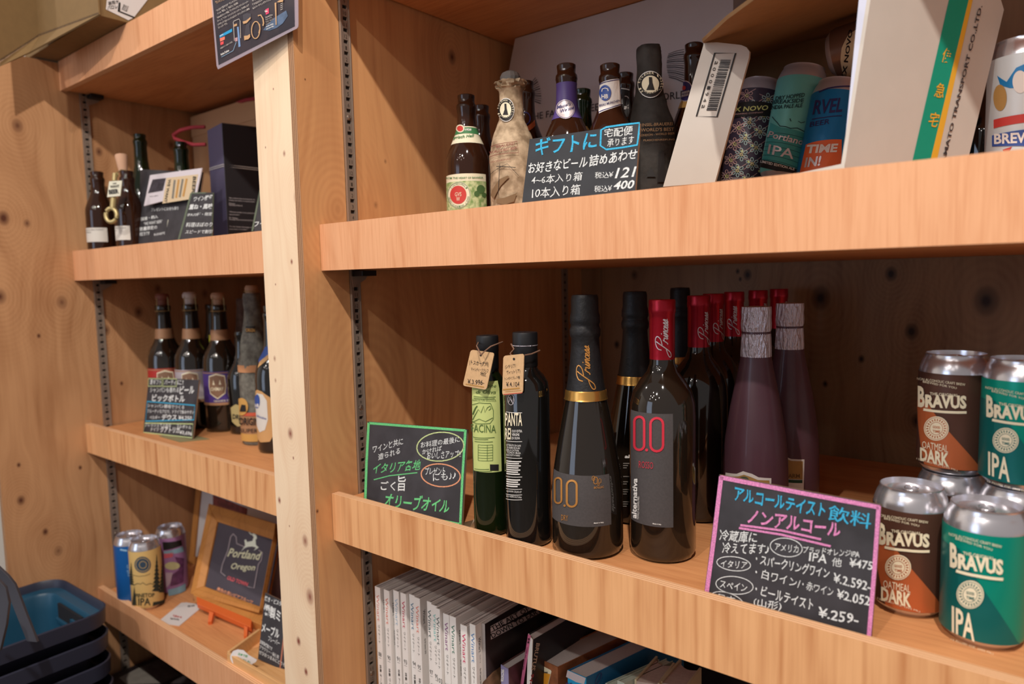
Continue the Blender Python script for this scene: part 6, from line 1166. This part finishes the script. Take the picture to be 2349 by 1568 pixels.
# raised handle straps of the top basket
def strap(pts, w_, nm):
    mb = MB(); vs = []; fs = []; P3 = []
    for p, dd in pts: P3.append(atd(p, dd))
    wv = [V(w) for w in w_]
    for i, p in enumerate(P3): e = wv[min(i, len(wv) - 1)]; n_ = V((.6, -.75, .1)).normalized() * .003; vs += [p - e - n_, p + e - n_, p + e + n_, p - e + n_]
    for i in range(len(P3) - 1): k = 4 * i; fs += [(k + a, k + (a + 1) % 4, k + 4 + (a + 1) % 4, k + 4 + a) for a in range(4)]
    fs += [(0, 1, 2, 3), (4 * len(P3) - 4, 4 * len(P3) - 3, 4 * len(P3) - 2, 4 * len(P3) - 1)]; mb.add(vs, fs); b0 = bpy.data.objects['shopping_basket']; mb.build(nm, M_hand, b0, smooth=40, bevel=.0008)
wx = (.009, .005, 0)
strap([((-60, 1275), 1.18), ((-20, 1292), 1.19), ((8, 1318), 1.195), ((24, 1338), 1.20), ((34, 1362), 1.205), ((48, 1400), 1.21), ((64, 1440), 1.215), ((76, 1470), 1.22)], [wx], 'handle')
strap([((-70, 1300), 1.10), ((-20, 1322), 1.11), ((2, 1345), 1.115), ((10, 1380), 1.12), ((4, 1430), 1.13), ((-10, 1490), 1.14)], [wx], 'handle')

# ================================================================== CARDBOARD BOX on top of the left bay
S = lambda x, y: (x / 4.894, y / 4.894); M_cb = mat('cardboard', 0x826742, .85, noise=.06, nscale=60); M_cbe = mat('corrugated_edge', 0xb99c86, .9, noise=.6, nscale=260); M_cbd = mat('cardboard_shade', 0x604a2e, .85)
A0 = onz((226, 33), .511); t = thing('cardboard_box', 'brown cardboard box with open flap overhanging the top of the left bay', 'box', V((A0.x - .15, .70, .5085)))
x1 = A0.x; mb = MB(); mb.box(-1.86, x1, A0.y, .98, .5092, .80); mb.build('box_body', M_cb, t, bevel=.001)
pl = Plane((0, A0.y - .001, 0), (0, -1, 0)); d = Decal(pl, t, .0005); d.oval(S(965, 160), 15, 13, 1, M_dark, 'hand_hole', fill=True); d.line([S(432, 0), S(405, 200), S(378, 410)], 2.2, M_cbd, 'crease'); d.build()
pr_ = Plane((x1 + .0005, 0, 0), (1, 0, 0)); pr_.n = V((1, 0, 0)); d = Decal(pr_, t, .0006); d.poly([S(1197, 0), S(1700, -60), S(1500, 200), S(1440, 228), S(1187, 105)], M_cardw, 'box_label', 1)
d.text('当紙ケ', S(1215, 60), S(1335, 40), 9, M_ink, .02, lift=2); d.text('バロレ', S(1205, 110), S(1320, 95), 9, M_ink, .02, lift=2); d.poly([S(1330, 25), S(1350, 30), S(1345, 125), S(1505, 190), S(1500, 205), S(1318, 130)], M_ink, 'label_print', 2); d.text('限定品', S(1360, 110), S(1420, 135), 14, M_ink, .0, lift=2); d.build()
fl = [ony(S(1110, 160), A0.y - .001), atd(S(440, 405), 1.49), atd(S(0, 700), 1.42), atd(S(0, 742), 1.42), atd(S(330, 585), 1.46), ony(S(660, 700), .640)]
mb = MB(); a, b_, c_, e_, f_, g_ = fl; mb.add([a, b_, c_, a + V((0, .0, .004)), b_ + V((0, 0, .004)), c_ + V((0, 0, .006))], [(0, 1, 4, 3), (1, 2, 5, 4)]); mb.build('corrugated_edge', M_cbe, t, fix=False)
mb = MB(); mb.add([a, b_, c_, e_, f_], [(0, 1, 4), (1, 2, 3), (1, 3, 4)]); o = mb.build('bottom_flap', M_cb, t); sm = o.modifiers.new('card', 'SOLIDIFY'); sm.thickness = .003; sm.offset = 1
mb = MB(); up = V((0, 0, .20)); mb.add([b_, c_ + V((0, 0, .002)), c_ + up * 1.2, b_ + up, a + up, a], [(0, 1, 2, 3), (0, 3, 4, 5)]); o = mb.build('side_flap', M_cb, t); sm = o.modifiers.new('card', 'SOLIDIFY'); sm.thickness = .003

# ================================================================== LAMINATED POSTER on the post
S = lambda x, y: (420 + x / 7.83, y / 7.83)
pp = Plane.three(ony(S(625, 1240), .583), ony(S(2060, 500), .608), ony(S(505, 0), .586)); t = thing('laminated_poster', 'laminated dark poster about wine stoppers hanging on the pale post', 'poster', pp.hit(S(1300, 900)))
M_lam = mat('laminate_film', 0xc3b7c6, .12, alpha=.42, coat=1); M_post = mat('poster_print', 0x2a2630, .25, noise=.2, nscale=30, c2=0x382f36); M_gry = mat('poster_grey_ink', 0xb7ada6, .4); M_cu = mat('poster_copper', 0xbf9468, .4)
mb = MB(); mb.slab([pp.hit(p) for p in [S(625, 1243), S(600, 1180), S(470, -420), S(2060, -640), S(2068, 440), S(2062, 485), S(2035, 515), S(1980, 540)]], .0008, pp.n); mb.build('laminate_film', M_lam, t)
mb = MB(); mb.slab([pp.hit(p) + pp.n * .0004 for p in [S(640, 1165), S(490, -420), S(1985, -640), S(2005, 470)]], .0010, pp.n); mb.build('printed_sheet', M_post, t)
d = Decal(pp, t, .0008); T = lambda b, a, e, h, m=M_gry, bo=.015: d.text(b, S(*a), S(*e), h, m, bo)
T('でシャンパン', (610, 80), (770, 10), 7, M_cu); T('“かぶせて回すだけ” でシャンパン', (622, 220), (1000, 10), 5); T('インの「酸化」と「気抜け」を抑制!', (640, 270), (1010, 75), 5); T('Pulltex社のヒット商品「アンチオックス ワインストッパー', (638, 340), (1200, 45), 5); T('バー」と「ソロー シャンパンストッパー」を合体したア', (640, 405), (1210, 110), 5); T('ンチオックス&シャンパン&スパークリングワイン専用', (645, 470), (1215, 180), 5); T('ストッパーです。', (655, 525), (820, 440), 5)
T('キープしてくれるので', (1268, 40), (1480, -60), 5); T('愛する方がスパークリング', (1270, 110), (1560, -30), 5); T('&スパークリングワインに', (1275, 175), (1600, 10), 5)
d.poly([S(660, 640), S(888, 515), S(890, 570), S(668, 685)], mat('cyan_bar', 0x1893c8, .3), 'chart_bar'); d.poly([S(668, 690), S(758, 655), S(758, 712), S(674, 752)], mat('salmon_bar', 0xe8755f, .3), 'chart_bar'); d.poly([S(676, 765), S(736, 740), S(736, 792), S(682, 815)], mat('red_bar', 0xe04a4f, .3), 'chart_bar'); d.text('AntiOx', S(680, 665), S(745, 630), 3, M_white, .02, lift=2)
T('※抗酸化ワイン用ボトル使用', (690, 890), (905, 770), 3.4); T('Active Carbon', (700, 1005), (848, 925), 5, M_white, .02); d.line([S(705, 1030), S(915, 915), S(970, 760)], .8, mat('light_blue_line', 0x8fb5d6, .4), 'pointer')
d.line([S(920, 390), S(1020, 345), S(1040, 380), S(1050, 690)], 1.2, M_gry, 'product_print'); d.line([S(918, 400), S(938, 740)], 1.2, M_gry, 'product_print'); d.poly([S(915, 445), S(975, 425), S(978, 460), S(918, 488)], M_cu, 'product_print'); d.poly([S(978, 490), S(1005, 480), S(1040, 835), S(1005, 850)], mat('lavender_print', 0x6f8fbc, .4), 'product_print'); d.poly([S(938, 685), S(985, 672), S(985, 738), S(945, 752)], mat('rose_print', 0xb98d92, .4), 'product_print')
d.poly([S(1082, 270), S(1150, 240), S(1230, 250), S(1228, 340), S(1200, 480), S(1220, 640), S(1110, 650), S(1140, 440), S(1090, 400)], mat('soft_black_print', 0x35303a, .35), 'product_print')
d.poly([S(1085, 395), S(1150, 375), S(1228, 310), S(1228, 345), S(1160, 420), S(1100, 438)], M_cu, 'product_print', 2); d.poly([S(1110, 650), S(1170, 645), S(1218, 615), S(1222, 670), S(1190, 710), S(1115, 728)], M_cu, 'product_print', 2)
d.oval(S(1320, 545), 9.5, 19.5, 2.2, M_cu, 'product_print', .05); d.line([S(1360, 290), S(1410, 275), S(1450, 340), S(1462, 420), S(1450, 470)], 3, M_cu, 'product_print'); d.line([S(1380, 430), S(1390, 520), S(1370, 600)], 3, M_cu, 'product_print', 1)
d.poly([S(1485, 175), S(1545, 145), S(1550, 240), S(1495, 270)], mat('pink_logo', 0xe0406a, .3), 'logo'); T('No.', (1495, 235), (1540, 215), 5, M_white, .03)
for k, (tx, w) in enumerate([('AntiOx', 130), ('プルテックス', 110), ('アンチ・オックス', 145), ('シャンパン', 80), ('¥3,800 (税別)', 130), ('(¥3,980+税)', 130)]): T(tx, (1498 + k * 4, 335 + k * 42), (1498 + w + k * 4, 280 + k * 42 + (130 - w) // 3), 3.6, M_white if k > 3 else M_gry)
d.poly([S(1445, 545), S(1500, 470), S(1640, 330), S(1700, 290), S(1860, 190), S(1890, 290), S(1800, 420), S(1700, 500), S(1560, 555)], mat('ice_blue_print', 0x4f6686, .35, noise=.4, nscale=80), 'splash_print', 1); d.poly([S(1660, 60), S(1690, 50), S(1695, 450), S(1680, 455)], M_cu, 'product_print', 2); d.poly([S(1700, 45), S(1740, 15), S(1815, -10), S(1810, 40), S(1740, 50)], M_cu, 'product_print', 2)
for k in range(4): d.line([S(1765, 80 + k * 35), S(1808, 58 + k * 35)], 1.2, M_gry, 'product_print')
d.build()

bpy.data.objects.remove(_to); bpy.data.curves.remove(_tc)
